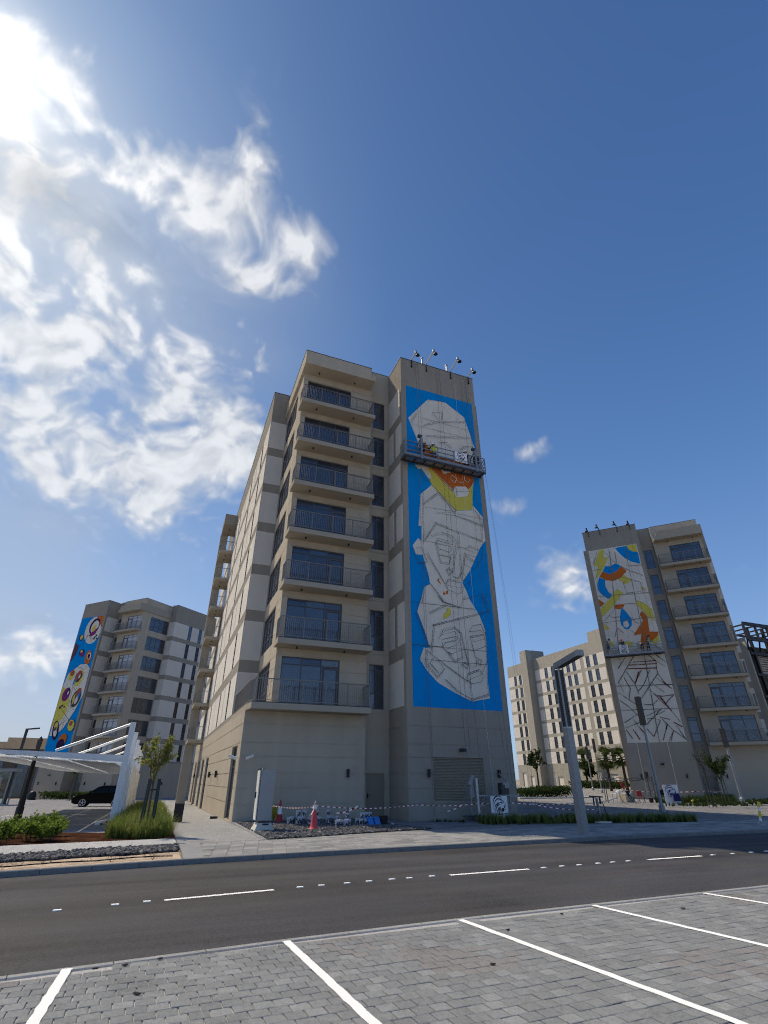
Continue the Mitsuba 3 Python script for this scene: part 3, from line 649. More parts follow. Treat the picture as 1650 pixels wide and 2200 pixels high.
LEFT_ART="""w,0,1363 2766 1302 2731 1252 2678 1218 2611 1203 2538 1208 2465 1233 2399 1274 2346 1328 2312 1391 2299 1455 2309 1516 2341 1567 2393 1603 2458 1620 2533 1617 2608 1592 2676 1550 2730 1494 2766 1429 2778
o,0,1406 2776 1208 2779 1205 2566 1322 2689
n,0,1342 2735 1309 2713 1284 2681 1271 2640 1270 2597 1281 2553 1304 2515 1335 2485 1373 2467 1413 2461 1451 2470 1484 2491 1509 2523 1523 2563 1525 2607 1514 2651 1491 2690 1459 2721 1421 2739 1381 2744
w,0,1345 2698 1321 2682 1303 2657 1294 2626 1294 2592 1303 2559 1321 2529 1345 2505 1373 2490 1402 2485 1430 2491 1454 2506 1472 2531 1481 2562 1482 2596 1473 2630 1455 2660 1431 2684 1403 2700 1373 2704
p,0,1484 2448 1445 2498 1312 2565 1282 2589 1330 2459 1416 2428
y2,0,1370 2624 1357 2615 1348 2601 1344 2584 1345 2566 1351 2548 1362 2531 1376 2519 1392 2511 1409 2508 1424 2512 1437 2521 1446 2534 1450 2551 1449 2570 1443 2588 1432 2605 1418 2617 1402 2625 1385 2627
k,0,1276 2451 1270 2447 1266 2441 1264 2434 1264 2426 1267 2418 1272 2411 1278 2406 1285 2402 1293 2401 1299 2403 1305 2407 1309 2413 1311 2420 1311 2428 1308 2436 1303 2443 1297 2449 1290 2452 1282 2453
k,0,1233 2384 1230 2380 1229 2376 1231 2371 1235 2368 1240 2365 1248 2363 1255 2363 1263 2364 1270 2366 1275 2370 1278 2374 1279 2378 1277 2382 1273 2386 1267 2389 1260 2390 1252 2391 1245 2389 1238 2387
k,0,1315 2413 1310 2409 1305 2404 1303 2397 1303 2389 1306 2382 1310 2376 1316 2371 1323 2368 1330 2367 1337 2369 1343 2373 1347 2379 1349 2385 1349 2393 1347 2400 1342 2406 1336 2411 1330 2414 1322 2415
n,0,1647 2481 1630 2472 1617 2458 1610 2442 1608 2426 1612 2410 1622 2397 1636 2387 1654 2382 1673 2382 1692 2387 1709 2397 1722 2411 1730 2426 1732 2443 1728 2459 1718 2472 1703 2482 1685 2487 1666 2487
y2,0,1647 2476 1636 2469 1628 2459 1623 2447 1623 2434 1627 2422 1634 2411 1645 2402 1657 2398 1671 2397 1684 2400 1695 2407 1703 2417 1707 2429 1708 2442 1704 2454 1696 2465 1686 2474 1673 2478 1660 2479
n2,0,1776 2350 1670 2293 1684 2161 1778 2031 1795 2184
n,0,1541 2224 1519 2216 1499 2202 1483 2184 1473 2163 1469 2143 1472 2124 1482 2109 1497 2099 1517 2095 1539 2097 1561 2106 1580 2120 1597 2138 1607 2158 1611 2179 1608 2197 1598 2213 1583 2223 1563 2227
p,0,1532 2186 1515 2179 1499 2169 1487 2156 1478 2141 1476 2126 1478 2113 1486 2102 1498 2095 1513 2093 1530 2095 1548 2101 1563 2111 1576 2125 1584 2139 1587 2154 1585 2168 1577 2178 1565 2185 1549 2188
y2,0,1545 2210 1536 2205 1530 2199 1526 2192 1524 2184 1526 2176 1531 2170 1538 2166 1547 2164 1557 2164 1566 2167 1575 2171 1581 2178 1585 2185 1587 2193 1585 2200 1580 2207 1573 2211 1564 2213 1554 2213
o,0,1343 2184 1317 2171 1294 2148 1275 2117 1263 2081 1259 2044 1263 2008 1275 1979 1293 1957 1316 1946 1341 1947 1367 1959 1391 1981 1410 2012 1422 2048 1426 2085 1423 2121 1411 2152 1393 2173 1369 2184
w,0,1329 2147 1313 2140 1299 2128 1287 2112 1280 2094 1277 2076 1279 2059 1287 2045 1298 2035 1313 2031 1329 2032 1345 2039 1360 2050 1371 2066 1379 2084 1382 2102 1379 2119 1372 2134 1360 2144 1346 2148
n,0,1332 2131 1323 2126 1314 2118 1307 2106 1302 2093 1301 2079 1302 2066 1307 2055 1313 2047 1322 2043 1332 2043 1341 2048 1350 2056 1357 2067 1362 2081 1363 2095 1362 2108 1358 2119 1351 2127 1342 2131
w,0,1481 1967 1323 1960 1223 1882 1186 1675 1209 1458 1317 1227 1483 967 1667 870 1765 873 1768 1000 1777 1225 1796 1604 1738 1828
y,0,1780 1635 1604 1530 1513 1391 1514 1201 1610 1076 1778 1000 1792 1297
y,0,1612 1882 1589 1870 1572 1852 1561 1828 1557 1802 1561 1776 1572 1752 1590 1734 1612 1721 1636 1717 1661 1720 1683 1732 1700 1750 1712 1773 1716 1800 1712 1826 1701 1850 1683 1869 1661 1881 1636 1886
r2,0,1619 1886 1603 1878 1589 1866 1580 1852 1577 1836 1579 1821 1586 1807 1597 1796 1613 1790 1630 1788 1647 1791 1664 1799 1677 1811 1686 1826 1690 1841 1688 1857 1681 1871 1669 1881 1654 1888 1636 1890
y,0,1391 1863 1363 1847 1342 1819 1329 1784 1326 1744 1334 1703 1351 1666 1376 1635 1406 1614 1439 1605 1471 1609 1499 1625 1521 1652 1534 1687 1538 1727 1530 1768 1513 1806 1488 1837 1457 1858 1424 1867
b,0,1547 1644 1533 1812 1419 1866 1504 1747 1500 1647
r2,0,1416 1862 1395 1850 1379 1830 1370 1804 1368 1774 1374 1744 1386 1716 1405 1693 1427 1678 1451 1671 1475 1674 1495 1686 1511 1705 1521 1731 1523 1761 1517 1792 1505 1820 1486 1843 1464 1859 1439 1865
k,0,1477 1683 1388 1839 1351 1773 1417 1678
w,0,1415 1800 1410 1796 1406 1790 1404 1781 1404 1771 1407 1760 1411 1750 1416 1742 1423 1736 1429 1733 1436 1733 1441 1737 1444 1743 1446 1752 1446 1762 1444 1772 1440 1782 1434 1791 1428 1797 1421 1800
p,0,1606 1600 1580 1586 1561 1564 1549 1535 1546 1502 1551 1469 1565 1438 1586 1413 1612 1397 1641 1389 1669 1392 1694 1406 1714 1428 1727 1456 1730 1489 1725 1523 1711 1554 1689 1579 1663 1596 1634 1603
n,0,1645 1533 1598 1604 1555 1552 1582 1480 1674 1510
w,0,1589 1548 1584 1545 1580 1539 1578 1531 1578 1522 1580 1512 1584 1503 1589 1495 1595 1490 1602 1487 1608 1487 1613 1491 1617 1496 1619 1504 1619 1514 1617 1524 1613 1533 1608 1540 1602 1546 1595 1549
k,0,1319 1553 1291 1537 1269 1509 1257 1472 1255 1431 1263 1388 1281 1349 1307 1316 1338 1294 1372 1283 1405 1286 1433 1302 1455 1329 1468 1365 1471 1407 1463 1450 1445 1490 1418 1523 1387 1546 1352 1556
y2,0,1421 1315 1446 1436 1400 1506 1385 1384
r2,0,1316 1579 1301 1570 1290 1557 1284 1539 1283 1519 1287 1498 1296 1479 1308 1463 1324 1452 1341 1448 1357 1449 1372 1457 1383 1471 1389 1489 1391 1509 1387 1530 1378 1549 1365 1565 1349 1576 1332 1580
w,0,1321 1458 1313 1452 1307 1440 1304 1423 1305 1404 1310 1384 1318 1365 1328 1348 1340 1337 1351 1330 1362 1330 1371 1336 1377 1348 1380 1364 1378 1383 1374 1404 1366 1423 1356 1439 1344 1451 1332 1458
b,0,1288 1517 1283 1513 1280 1503 1279 1490 1281 1474 1286 1457 1292 1441 1300 1427 1308 1417 1316 1411 1323 1410 1328 1415 1331 1424 1332 1437 1330 1453 1325 1470 1319 1486 1312 1500 1303 1511 1295 1517
k,0,1688 1315 1681 1312 1676 1307 1673 1300 1672 1293 1674 1287 1678 1281 1685 1276 1692 1274 1701 1273 1708 1275 1715 1278 1721 1284 1724 1290 1725 1297 1723 1304 1718 1309 1712 1314 1704 1317 1696 1317
k,0,1646 1339 1641 1336 1637 1332 1635 1326 1635 1320 1637 1314 1641 1309 1646 1305 1652 1302 1659 1301 1665 1302 1670 1305 1674 1310 1676 1315 1676 1321 1674 1327 1670 1332 1665 1336 1659 1339 1652 1340
k,0,1588 1314 1584 1312 1580 1308 1578 1305 1577 1300 1578 1296 1581 1293 1585 1290 1590 1289 1595 1289 1601 1290 1605 1292 1609 1295 1611 1299 1612 1303 1610 1308 1608 1311 1604 1314 1599 1315 1594 1315
n,0,1673 1094 1648 1083 1623 1060 1600 1025 1582 984 1571 940 1567 896 1571 859 1582 830 1599 812 1622 808 1646 818 1671 841 1694 874 1712 915 1724 960 1728 1004 1725 1043 1714 1072 1696 1090
y2,0,1661 1075 1647 1070 1634 1058 1624 1041 1617 1021 1614 1000 1616 979 1622 962 1631 949 1644 942 1657 941 1671 947 1684 958 1694 975 1701 995 1704 1016 1702 1037 1697 1054 1687 1067 1675 1075
w,0,1650 972 1636 967 1622 958 1610 944 1601 927 1596 909 1595 892 1599 877 1606 866 1617 859 1630 858 1644 863 1658 873 1670 886 1679 903 1685 921 1686 938 1682 953 1675 965 1664 971
k,0,1643 1003 1637 999 1632 992 1630 984 1631 975 1634 965 1640 957 1648 950 1656 945 1665 943 1673 944 1680 947 1684 954 1686 962 1685 971 1682 981 1676 990 1668 997 1660 1002 1651 1004
k,0,1298 1103 1270 1093 1244 1075 1224 1052 1212 1024 1207 995 1212 968 1224 946 1244 930 1269 922 1297 922 1324 932 1350 949 1370 973 1383 1000 1388 1029 1384 1056 1371 1079 1351 1096 1326 1104
y,0,1297 1096 1273 1087 1251 1071 1234 1049 1223 1024 1219 997 1223 972 1234 951 1251 936 1273 928 1297 929 1321 937 1343 953 1360 975 1372 1000 1376 1027 1372 1052 1361 1074 1344 1089 1322 1097
r2,0,1292 1075 1281 1070 1273 1061 1269 1051 1268 1039 1272 1028 1279 1018 1290 1011 1302 1006 1315 1005 1328 1007 1338 1013 1347 1021 1351 1032 1352 1043 1348 1054 1341 1064 1330 1072 1318 1076 1305 1078
o,0,1365 893 1341 880 1323 860 1315 835 1315 807 1325 779 1343 754 1367 734 1396 721 1426 717 1454 721 1478 733 1496 753 1505 778 1505 806 1496 834 1478 860 1453 880 1424 893 1394 897
n,0,1396 817 1373 805 1356 787 1348 765 1348 740 1356 715 1372 693 1394 675 1420 664 1448 660 1474 664 1497 676 1514 693 1523 716 1523 741 1515 765 1499 788 1477 806 1450 817 1422 821
k,0.1,1532 2467 1239 2329
k,0.1,1505 2451 1542 2347
k,0.1,1501 2464 1617 2287
k,0.1,1405 2399 1356 2328
k,0.1,1637 1961 1365 1875
k,0.1,1359 1862 1312 1934
k,0.1,1526 1618 1361 1503
k,0.1,1523 1611 1499 1295
k,0.1,1666 1279 1388 1090
k,0.1,1440 1292 1591 994
k,0.1,1549 1625 1439 1868
k,0.1,1583 1017 1451 1104
k,0.1,1504 1095 1503 764
k,0.1,1490 1318 1341 1240"""

# ------------------------------------------------------------------ the seven-storey apartment buildings
FL = [5.17+3.3*k for k in range(8)]           # slab tops of floors 1..7 and the roof
XT0, XT1, YT, YR, YW, YB = 11.756, 18.075, 26.10, 28.58, 28.085, 26.982
XS0, XS1, XC, XP, YG = 4.72, 10.073, 4.9, 3.62, 33.93
def wall(name, par, rect, holes, axis, at, mat, thick=.25, courses=None, tf=None, gap=.018, proud=.03):
    """A wall with openings; with courses, thin cladding panels with open joints are hung in front of it."""
    P = sbox(*rect)
    for h in holes: P = P.difference(sbox(*h))
    if not courses: return put(name, MB(tf).plane(P, axis, at, thick), mat, par)
    k = put(name, MB(tf).plane(P, axis, at+proud, thick), mat, par)
    zs = [z for z in courses if rect[1] < z < rect[3]]; zs = [rect[1]]+zs+[rect[3]]
    for a, b in zip(zs[:-1], zs[1:]):
        Q = P.intersection(sbox(rect[0], a+(gap if a > rect[1] else 0), rect[2], b-(gap if b < rect[3] else 0)))
        for g in getattr(Q, 'geoms', [Q]):
            if not g.is_empty and g.area > .02: put('cladding_panel', MB(tf).plane(g, axis, at, proud-.002), mat, k)
    return k
def window(par, axis, at, u0, v0, u1, v1, us=(), vs=(), tf=None, depth=.13, fr=.055, name='window', door=None, glass='pane', curtain=0.0):
    """Frame bars, mullions and panes set back in an opening. us/vs: mullion and transom positions; door: (u0, u1, v_top)."""
    m = MB(tf); y = at+depth
    def bar(a, b, c, d, t=.05, o=0.):
        if axis == 'y': m.box(a, y-t-o, b, c, y+.02, d)
        else: m.box(y-t-o, a, b, y+.02, c, d)
    bar(u0, v0, u0+fr, v1); bar(u1-fr, v0, u1, v1); bar(u0+fr, v0, u1-fr, v0+fr); bar(u0+fr, v1-fr, u1-fr, v1)
    for u in us: bar(u-fr/2, v0+fr, u+fr/2, v1-fr, .046)
    for v in vs: bar(u0+fr, v-fr/2, u1-fr, v+fr/2, .042)
    if door:
        a, b, c = door; w = .10
        bar(a+.02, v0+.04, a+.02+w, c, .06); bar(b-.02-w, v0+.04, b-.02, c, .06); bar(a+.02, c-w, b-.02, c, .06); bar(a+.02, v0+.04, b-.02, v0+.04+w, .06)
    k = put(name, m, 'window_frame', par)
    ue = [u0]+sorted(us)+[u1]; ve = [v0]+sorted(vs)+[v1]
    for a, b in zip(ue[:-1], ue[1:]):
        for c, d in zip(ve[:-1], ve[1:]):
            r = (random.gauss(0, .004), random.gauss(0, .004)); g = MB(tf); Y = y-.012
            q = [(a, c, -r[0]-r[1]), (b, c, r[0]-r[1]), (b, d, r[0]+r[1]), (a, d, -r[0]+r[1])]
            g.quad(*[([u, Y+e, v] if axis == 'y' else [Y+e, u, v]) for u, v, e in q]); put('pane', g, glass if glass != 'pane' or random.random() < .7 else 'pane_deep', k)
    return k
def railing(par, pts, z, tf, step=.11, posts=True):
    """Balcony railing along a polyline at slab top z: handrail, posts, bottom rail, and closely set bars."""
    m = MB(tf); bars = MB(tf); H = 1.14
    for (a, b) in zip(pts[:-1], pts[1:]):
        a, b = np.array(a), np.array(b); L = np.linalg.norm(b-a); d = (b-a)/L
        m.beam([*a, z+H], [*b, z+H], .06, .045); m.beam([*a, z+.10], [*b, z+.10], .035, .03)
        n = max(1, round(L/1.25))
        for i in range(n+1):
            p = a+(b-a)*i/n; m.beam([*p, z], [*p, z+H-.02], .045, .045, up=(*d, 0))
        for i in range(1, int(L/step)):
            p = a+d*i*step; bars.beam([*p, z+.11], [*p, z+H-.03], .012, .03, up=(-d[1], d[0], 0))
    k = put('railing', m, 'rail_metal', par); put('balusters', bars, 'rail_metal', k, kind='stuff')
    return k
def art(par, text, z0f=0.0, tf=None, base='art_b', rect=None, name='mural', seed=0, lw=.21):
    """A mural: painted field, painted shapes and drawn lines, each coat laid a few millimetres over the one below."""
    r = random.Random(seed); y = YT-.004
    k = put(name, MB(tf).quad([rect[0], y, rect[1]], [rect[2], y, rect[1]], [rect[2], y, rect[3]], [rect[0], y, rect[3]]), base, par)
    lines = {}; lay = 0
    for row in text.split('\n'):
        c, w, nums = row.split(','); p = np.array(nums.split(), float).reshape(-1, 2)/100; p[:, 0] = np.clip(p[:, 0], rect[0]+.01, rect[2]-.01); p[:, 1] = np.clip(p[:, 1], rect[1]+.01, rect[3]-.01)
        if w == '0':
            P = Polygon(p).buffer(0); lay += 1; m = MB(tf)
            for g in getattr(P, 'geoms', [P]):
                if g.area < 1e-4: continue
                v, f = trimesh.creation.triangulate_polygon(g, engine='earcut'); m.add(np.c_[v[:, 0], np.full(len(v), y-.003*lay), v[:, 1]], f)
            if m.n: put('painted_shape', m, 'art_'+c, k)
        else:
            m = lines.setdefault(c, MB(tf)); yy = y-.075
            for a, b in zip(p[:-1], p[1:]):
                L = np.linalg.norm(b-a)
                if L < .02: continue
                d = (b-a)/L; n = np.array([-d[1], d[0]]); s = max(1, int(L/.7))
                for i in range(s):
                    t0, t1 = i/s-.02, (i+1)/s+.02; ww = float(w)*lw*r.uniform(.5, 1.3); e0, e1 = r.gauss(0, .006), r.gauss(0, .006)
                    A, B = a+(b-a)*t0+n*e0, a+(b-a)*t1+n*e1
                    m.quad([A[0]-n[0]*ww, yy, A[1]-n[1]*ww], [B[0]-n[0]*ww, yy, B[1]-n[1]*ww], [B[0]+n[0]*ww, yy, B[1]+n[1]*ww], [A[0]+n[0]*ww, yy, A[1]+n[1]*ww])
    for c, m in lines.items(): put('drawn_lines', m, 'art_'+c, k, kind='stuff')
    return k
A3 = None
def apartment(par, tf, main, zb, STRIPS=(37.5, 43.6, 51.4), split=True):
    pod = [.7, 1.38, 2.05, 2.78, 3.40, 4.28]
    low = -1.5
    bayc = [f+d for f in FL[:7] for d in (.65, 1.29, 1.93, 2.62)] if main else None
    podc = pod if main else [2.78, 4.28]
    # ground floor block under the terrace
    wall('ground_floor_wall', par, (XP, low, 10.157, 4.98), [], 'y', YW, 'beige_wall', .25, podc, tf)
    gw = [(46.3, 48.6), (50.85, 53.15), (55.9, 58.2), (60.4, 62.7)]
    wall('side_wall', par, (YW+.25, low, 66, 4.98), [(29.32, -.02, 31.45, 3.32)]+[(a, -.3, b, 3.3) for a, b in gw], 'x', XP, 'beige_wall', .25, podc, tf)
    window(par, 'x', XP, 29.32, -.02, 31.45, 3.32, us=(30.38,), vs=(2.35,), tf=tf, name='entrance_door', depth=.16)
    for a, b in gw: window(par, 'x', XP, a, -.3, b, 3.3, us=((a+b)/2,), vs=(2.3,), tf=tf, depth=.16, name='ground_window')
    wall('recess_wall', par, (10.157, low, XT0, 30.58), [(10.5, f+.13, 11.42, f+2.6) for f in FL[:7]]+[(10.42, -.01, 11.47, 2.05)], 'y', YR, 'taupe_wall' if not main else 'beige_wall', .25, (pod+[f+d for f in FL[:7] for d in (-.1, 2.62)]) if main else None, tf)
    dr_ = put('service_door', MB(tf).box(10.43, YR+.05, 0, 11.46, YR+.09, 2.04).box(10.42, YR+.03, 0, 10.46, YR+.1, 2.05).box(11.43, YR+.03, 0, 11.47, YR+.1, 2.05), 'door_paint', par)
    put('handle', MB(tf).box(10.50, YR+.0, .9, 10.55, YR+.05, 1.12).box(10.50, YR-.02, 1.02, 10.66, YR+.005, 1.045), 'black_metal', dr_)
    for i, f in enumerate(FL[:7]):
        window(par, 'y', YR, 10.5, f+.13, 11.42, f+2.6, us=(10.88,) if main else (), vs=(f+.98, f+2.28), tf=tf, depth=.11)
    # tower
    shut = [(13.21, .82, 16.2, 2.8)] if main else []
    wall('tower_wall', par, (XT0, low, XT1, 30.4), shut, 'y', YT, 'taupe_wall', .25, (pod if main else None), tf)
    if main is False or True:
        put('tower_pilaster', MB(tf).box(XT1, YT+.35, low, XT1+.32, 34, 28.0), 'taupe_wall', par)
    wall('tower_side_wall', par, (YT+.25, low, YR, 30.4), [], 'x', XT0, 'taupe_wall', .25, (pod if main else None), tf)
    for i, f in enumerate(FL[:7]):
        for a, b in ([(26.42, 28.5)] if i % 2 == 0 or not split else [(26.16, 27.2), (27.62, 28.5)]):
            put('white_panel', MB(tf).box(XT0-.022, a, f+.12, XT0+.02, b, f+2.6), 'white_wall', par)
    if main:
        lv = put('louvre_vent', MB(tf).box(13.21, YT+.06, .82, 13.25, YT+.2, 2.8).box(16.16, YT+.06, .82, 16.2, YT+.2, 2.8).box(13.25, YT+.17, .82, 16.16, YT+.2, 2.8), 'door_paint', par)
        sl = MB(tf)
        for i in range(28):
            z = .84+i*.07; sl.add([[13.25, YT+.02, z], [16.16, YT+.02, z], [16.16, YT+.09, z+.046], [13.25, YT+.09, z+.046], [13.25, YT+.035, z-.006], [16.16, YT+.035, z-.006], [16.16, YT+.105, z+.04], [13.25, YT+.105, z+.04]], BOXF)
        put('slats', sl, 'shutter_paint', lv, kind='stuff')
    fl = put('floodlight', MB(tf).tube([14.85, YT, 3.16], [14.85, YT-.18, 3.16], .03).box(14.72, YT-.3, 3.08, 15.05, YT-.12, 3.24), 'black_metal', par)
    for x, y in ((12.89, YT), (17.09, YT), (9.2, YW), (4.75, YW)):
        put('wall_light', MB(tf).box(x-.06, y-.16, 1.87, x+.06, y-.04, 2.25).box(x-.03, y-.04, 2.02, x+.03, y, 2.1), 'black_metal', par)
    for yy in (37.5, 42.4, 59.4): put('wall_light', MB(tf).box(XP-.2, yy-.06, 1.87, XP-.06, yy+.06, 2.25).box(XP-.06, yy-.03, 2.02, XP, yy+.03, 2.1), 'black_metal', par)
    # bay with balconies
    wf = [(5.23, f+.06, 8.54, f+2.57) for f in FL[:7]]
    wall('bay_wall', par, (XC, 4.98, 10.157, 30.45), wf, 'y', YW, 'beige_wall', .25, bayc, tf)
    wf2 = [(29.78, f+.25, 33.75, f+2.57) for f in FL[:7]]
    wall('bay_side_wall', par, (YW+.25, 4.98, YG+.2, 30.45), wf2, 'x', XC, 'beige_wall', .25, bayc if main else None, tf)
    for i, f in enumerate(FL[:7]):
        w = window(par, 'y', YW, 5.23, f+.06, 8.54, f+2.57, us=(6.35, 7.48), vs=(f+2.18,), tf=tf, door=(7.56, 8.50, f+2.13), name='balcony_window', glass='pane_pale' if par == A3 else 'pane')
        window(par, 'x', XC, 29.78, f+.25, 33.75, f+2.57, us=(30.75, 31.75, 32.75), vs=(f+.95, f+2.2), tf=tf, name='side_window', depth=.09)
        # slab with its ledge along the side of the bay
        x0 = XS0 if i else 3.735
        s = put('balcony', MB(tf).prism([(x0, YB), (XS1, YB), (XS1, YW+.1), (XS0, YW+.1), (XS0, YG), (XP if not i else XS0, YG), (x0, YG-.01)] if i else [(x0, YB), (XS1, YB), (XS1, YW+.1), (XS1-.2, YG), (XP, YG), (XP, YW-.12)], f-.30, f), 'slab_paint', par)
        put('edge_upstand', MB(tf).prism([(x0+.01, YB+.01), (XS1-.01, YB+.01), (XS1-.01, YB+.13), (x0+.01, YB+.13)], f-.001, f+.05), 'dark_metal', s)
        if i: railing(s, [(XS0+.08, YW-.03), (XS0+.08, YB+.08), (XS1-.10, YB+.08), (XS1-.10, YW+.4)], f+.05, tf)
        else: railing(s, [(XP+.1, YG-.05), (XP+.1, YW), (x0+.1, YB+.08), (XS1-.10, YB+.08), (XS1-.10, YW+.4)], f+.03, tf)
    for i in range(1, 8):
        for x in (5.88, 8.6): put('ceiling_spotlight', MB(tf).tube([x, 27.5, FL[i]-.42], [x, 27.5, FL[i]-.29], .055, n=8), 'black_metal', par)
    put('canopy', MB(tf).prism([(XS0, YB), (XS1, YB), (XS1, YW+.1), (XC+.1, YW+.1), (XC+.1, YG), (XS0, YG)], FL[7]-.1, FL[7]+.40).box(XS0+.01, YB+.01, FL[7]+.4, XS1-.38, YB+.24, 29.3).box(XS0+.01, YB+.24, FL[7]+.4, XS0+.24, YG-.2, 29.3), 'slab_paint' if not main else 'beige_wall', par)
    # wing behind the bay
    put('wing_front_wall', MB(tf).box(XP, YG, 4.98, XC, YG+.25, 30.64), 'taupe_wall', par)
    holes = [(y-.4, f+.1, y+.4, f+2.62) for f in FL[:7] for y in STRIPS]
    wall('wing_side_wall', par, (YG+.25, 4.98, 66, 30.64), holes, 'x', XP, 'taupe_wall', .25, None, tf)
    for i, f in enumerate(FL[:7]):
        put('white_panel', MB(tf).box(XP+.015, YG-.022, f+.06, XC-.02, YG+.02, f+2.6), 'white_wall', par)
        cuts = [YG+.02]+[y for s in STRIPS for y in (s-.4, s+.4)]+[55.9]
        for a, b in zip(cuts[::2], cuts[1::2]):
            mid = [(a+b)/2-.1, (a+b)/2+.1] if (i % 2 == 0 and b-a > 4.5) else []
            e = [a]+mid+[b]
            for c, d in zip(e[::2], e[1::2]): put('white_panel', MB(tf).box(XP-.022, c, f+.06, XP+.02, d, f+2.6), 'white_wall', par)
        for y in STRIPS: window(par, 'x', XP, y-.4, f+.1, y+.4, f+2.62, vs=(f+.95,), tf=tf, name='strip_window', depth=.05, glass='pane' if (par != A3 or i > 5) else 'pane_dark')
        put('white_panel', MB(tf).box(XP-.022, 59.8, f+.06, XP+.02, 65.9, f+2.6), 'white_wall', par)
        put('terrace_door', MB(tf).box(XP-.03, 56.1, f+.03, XP+.01, 59.0, f+2.5), 'pane', par)
        s = put('rear_balcony', MB(tf).box(2.2, 56.0, f-.3, XP-.001, 59.3, f), 'slab_paint', par)
        railing(s, [(XP, 56.08), (2.28, 56.08), (2.28, 59.2)], f, tf, .14)
        for y in (56.8, 58.2): put('ceiling_spotlight', MB(tf).tube([2.9, y, f+3.3-.42], [2.9, y, f+3.3-.29], .055), 'black_metal', par)
    put('rear_canopy', MB(tf).box(2.2, 55.8, FL[7]-.05, XP-.001, 59.3, FL[7]+1.2), 'taupe_wall', par)
    put('rear_pier', MB(tf).box(2.15, 59.3, low-1, 3.0, 59.9, FL[7]), 'beige_wall', par)
    # what closes the volume
    put('inner_core', MB(tf).box(5.7, YW+.9, low, 17.6, 65.6, 27.9).box(12.3, YT+.7, low, 17.6, 30, 29).box(XP+.7, YG+.9, low, 6, 65, 28).box(XP+.7, YW+.9, low, 6, YG+1, 4.9), 'dark_inside', par)
    put('roof', MB(tf).box(XP+.25, YG+.25, 29.0, XT1-.05, 65.7, 29.1).box(XC+.25, YW+.25, 29.0, 10.2, YG+.3, 29.12).box(10.2, YR+.25, 29.0, XT0, YG+.3, 29.14).box(XT0+.25, YT+.25, 29.0, XT1-.25, YG+.3, 29.16), 'dark_wall', par)
    put('rear_walls', MB(tf).box(XT1-.25, YT+.25, low, XT1, 66, 30.4).box(XP+.25, 65.75, low, XT1-.25, 66, 30.5), 'taupe_wall', par)
    put('parapet_coping', MB(tf).box(XT0-.03, YT-.03, 30.4, XT1+.03, YT+.28, 30.44).box(XT0-.03, YT+.28, 30.4, XT0+.28, YR+.3, 30.44).box(XC-.03, YW-.03, 30.45, 10.16, YW+.28, 30.48).box(XC-.03, YW+.28, 30.45, XC+.28, YG, 30.48).box(10.16, YR-.03, 30.58, XT0, YR+.28, 30.61).box(XP-.03, YG-.03, 30.64, XC+.1, YG+.28, 30.68).box(XP-.03, YG+.28, 30.64, XP+.28, 66, 30.68), 'dark_metal', par)
def mirrored(P, yaw, z0):
    c, s = math.cos(yaw), math.sin(yaw)
    def tf(v):
        v = np.asarray(v, float); lx, ly = -(v[..., 0]-14.915), v[..., 1]-26.101
        return np.stack([P[0]+c*lx-s*ly, P[1]+s*lx+c*ly, v[..., 2]+z0], -1)
    return tf
TF_R, TF_L = mirrored((48.57, 43.58), -.83, .09), mirrored((-15.1, 99.52), -.83, -.88)
IDT = None
A1 = thing('apartment_building', 'tall beige apartment building in the middle, its tower wall painted blue with angular white faces', 'building', 'beige apartment buildings with painted tower walls')
apartment(A1, IDT, True, 0)
art(A1, MAIN_ART, rect=(12.133, 5.24, 17.778, 27.75), seed=1)
A2 = thing('apartment_building', 'beige apartment building at the right with half-painted white mural of yellow, blue and orange shapes', 'building', 'beige apartment buildings with painted tower walls')
apartment(A2, TF_R, False, .09)
art(A2, RIGHT_ART, tf=TF_R, base='art_w', rect=(12.133, 5.24, 17.778, 27.75), seed=2, lw=.62)
A3 = thing('apartment_building', 'beige apartment building at the far left with a finished blue mural of round abstract shapes', 'building', 'beige apartment buildings with painted tower walls')
apartment(A3, TF_L, False, -.88, (37.7, 40.25, 46.4, 52.), False)
art(A3, LEFT_ART, tf=TF_L, rect=(12.133, 5.24, 17.9, 27.85), seed=3)
# cameras on the corner of the middle building
for i, (p, q, lab) in enumerate((((3.60, 28.3, 2.75), (3.35, 28.25, 2.72), 'white security camera on the sunlit side of the corner above the glass door'), ((4.0, YW, 2.72), (4.05, YW-.25, 2.74), 'white security camera on the shaded front just right of the corner'))):
    t = thing('security_camera', lab, 'camera'); d = unit(np.array(q)-p)
    put('bracket', MB().tube(p, q, .025), 'white_metal', t)
    e = np.array(q); a = e+[-.22, .04, .05] if i == 0 else e+[.2, -.02, .05]; b = e+[.12, -.10, -.07] if i == 0 else e+[-.14, -.05, -.08]
    put('housing', MB().tube(a, b, .055, .065, 10), 'white_metal', t); put('sunshield', MB().beam(a+[0, 0, .07], b+[0, 0, .07], .16, .015), 'white_metal', t)
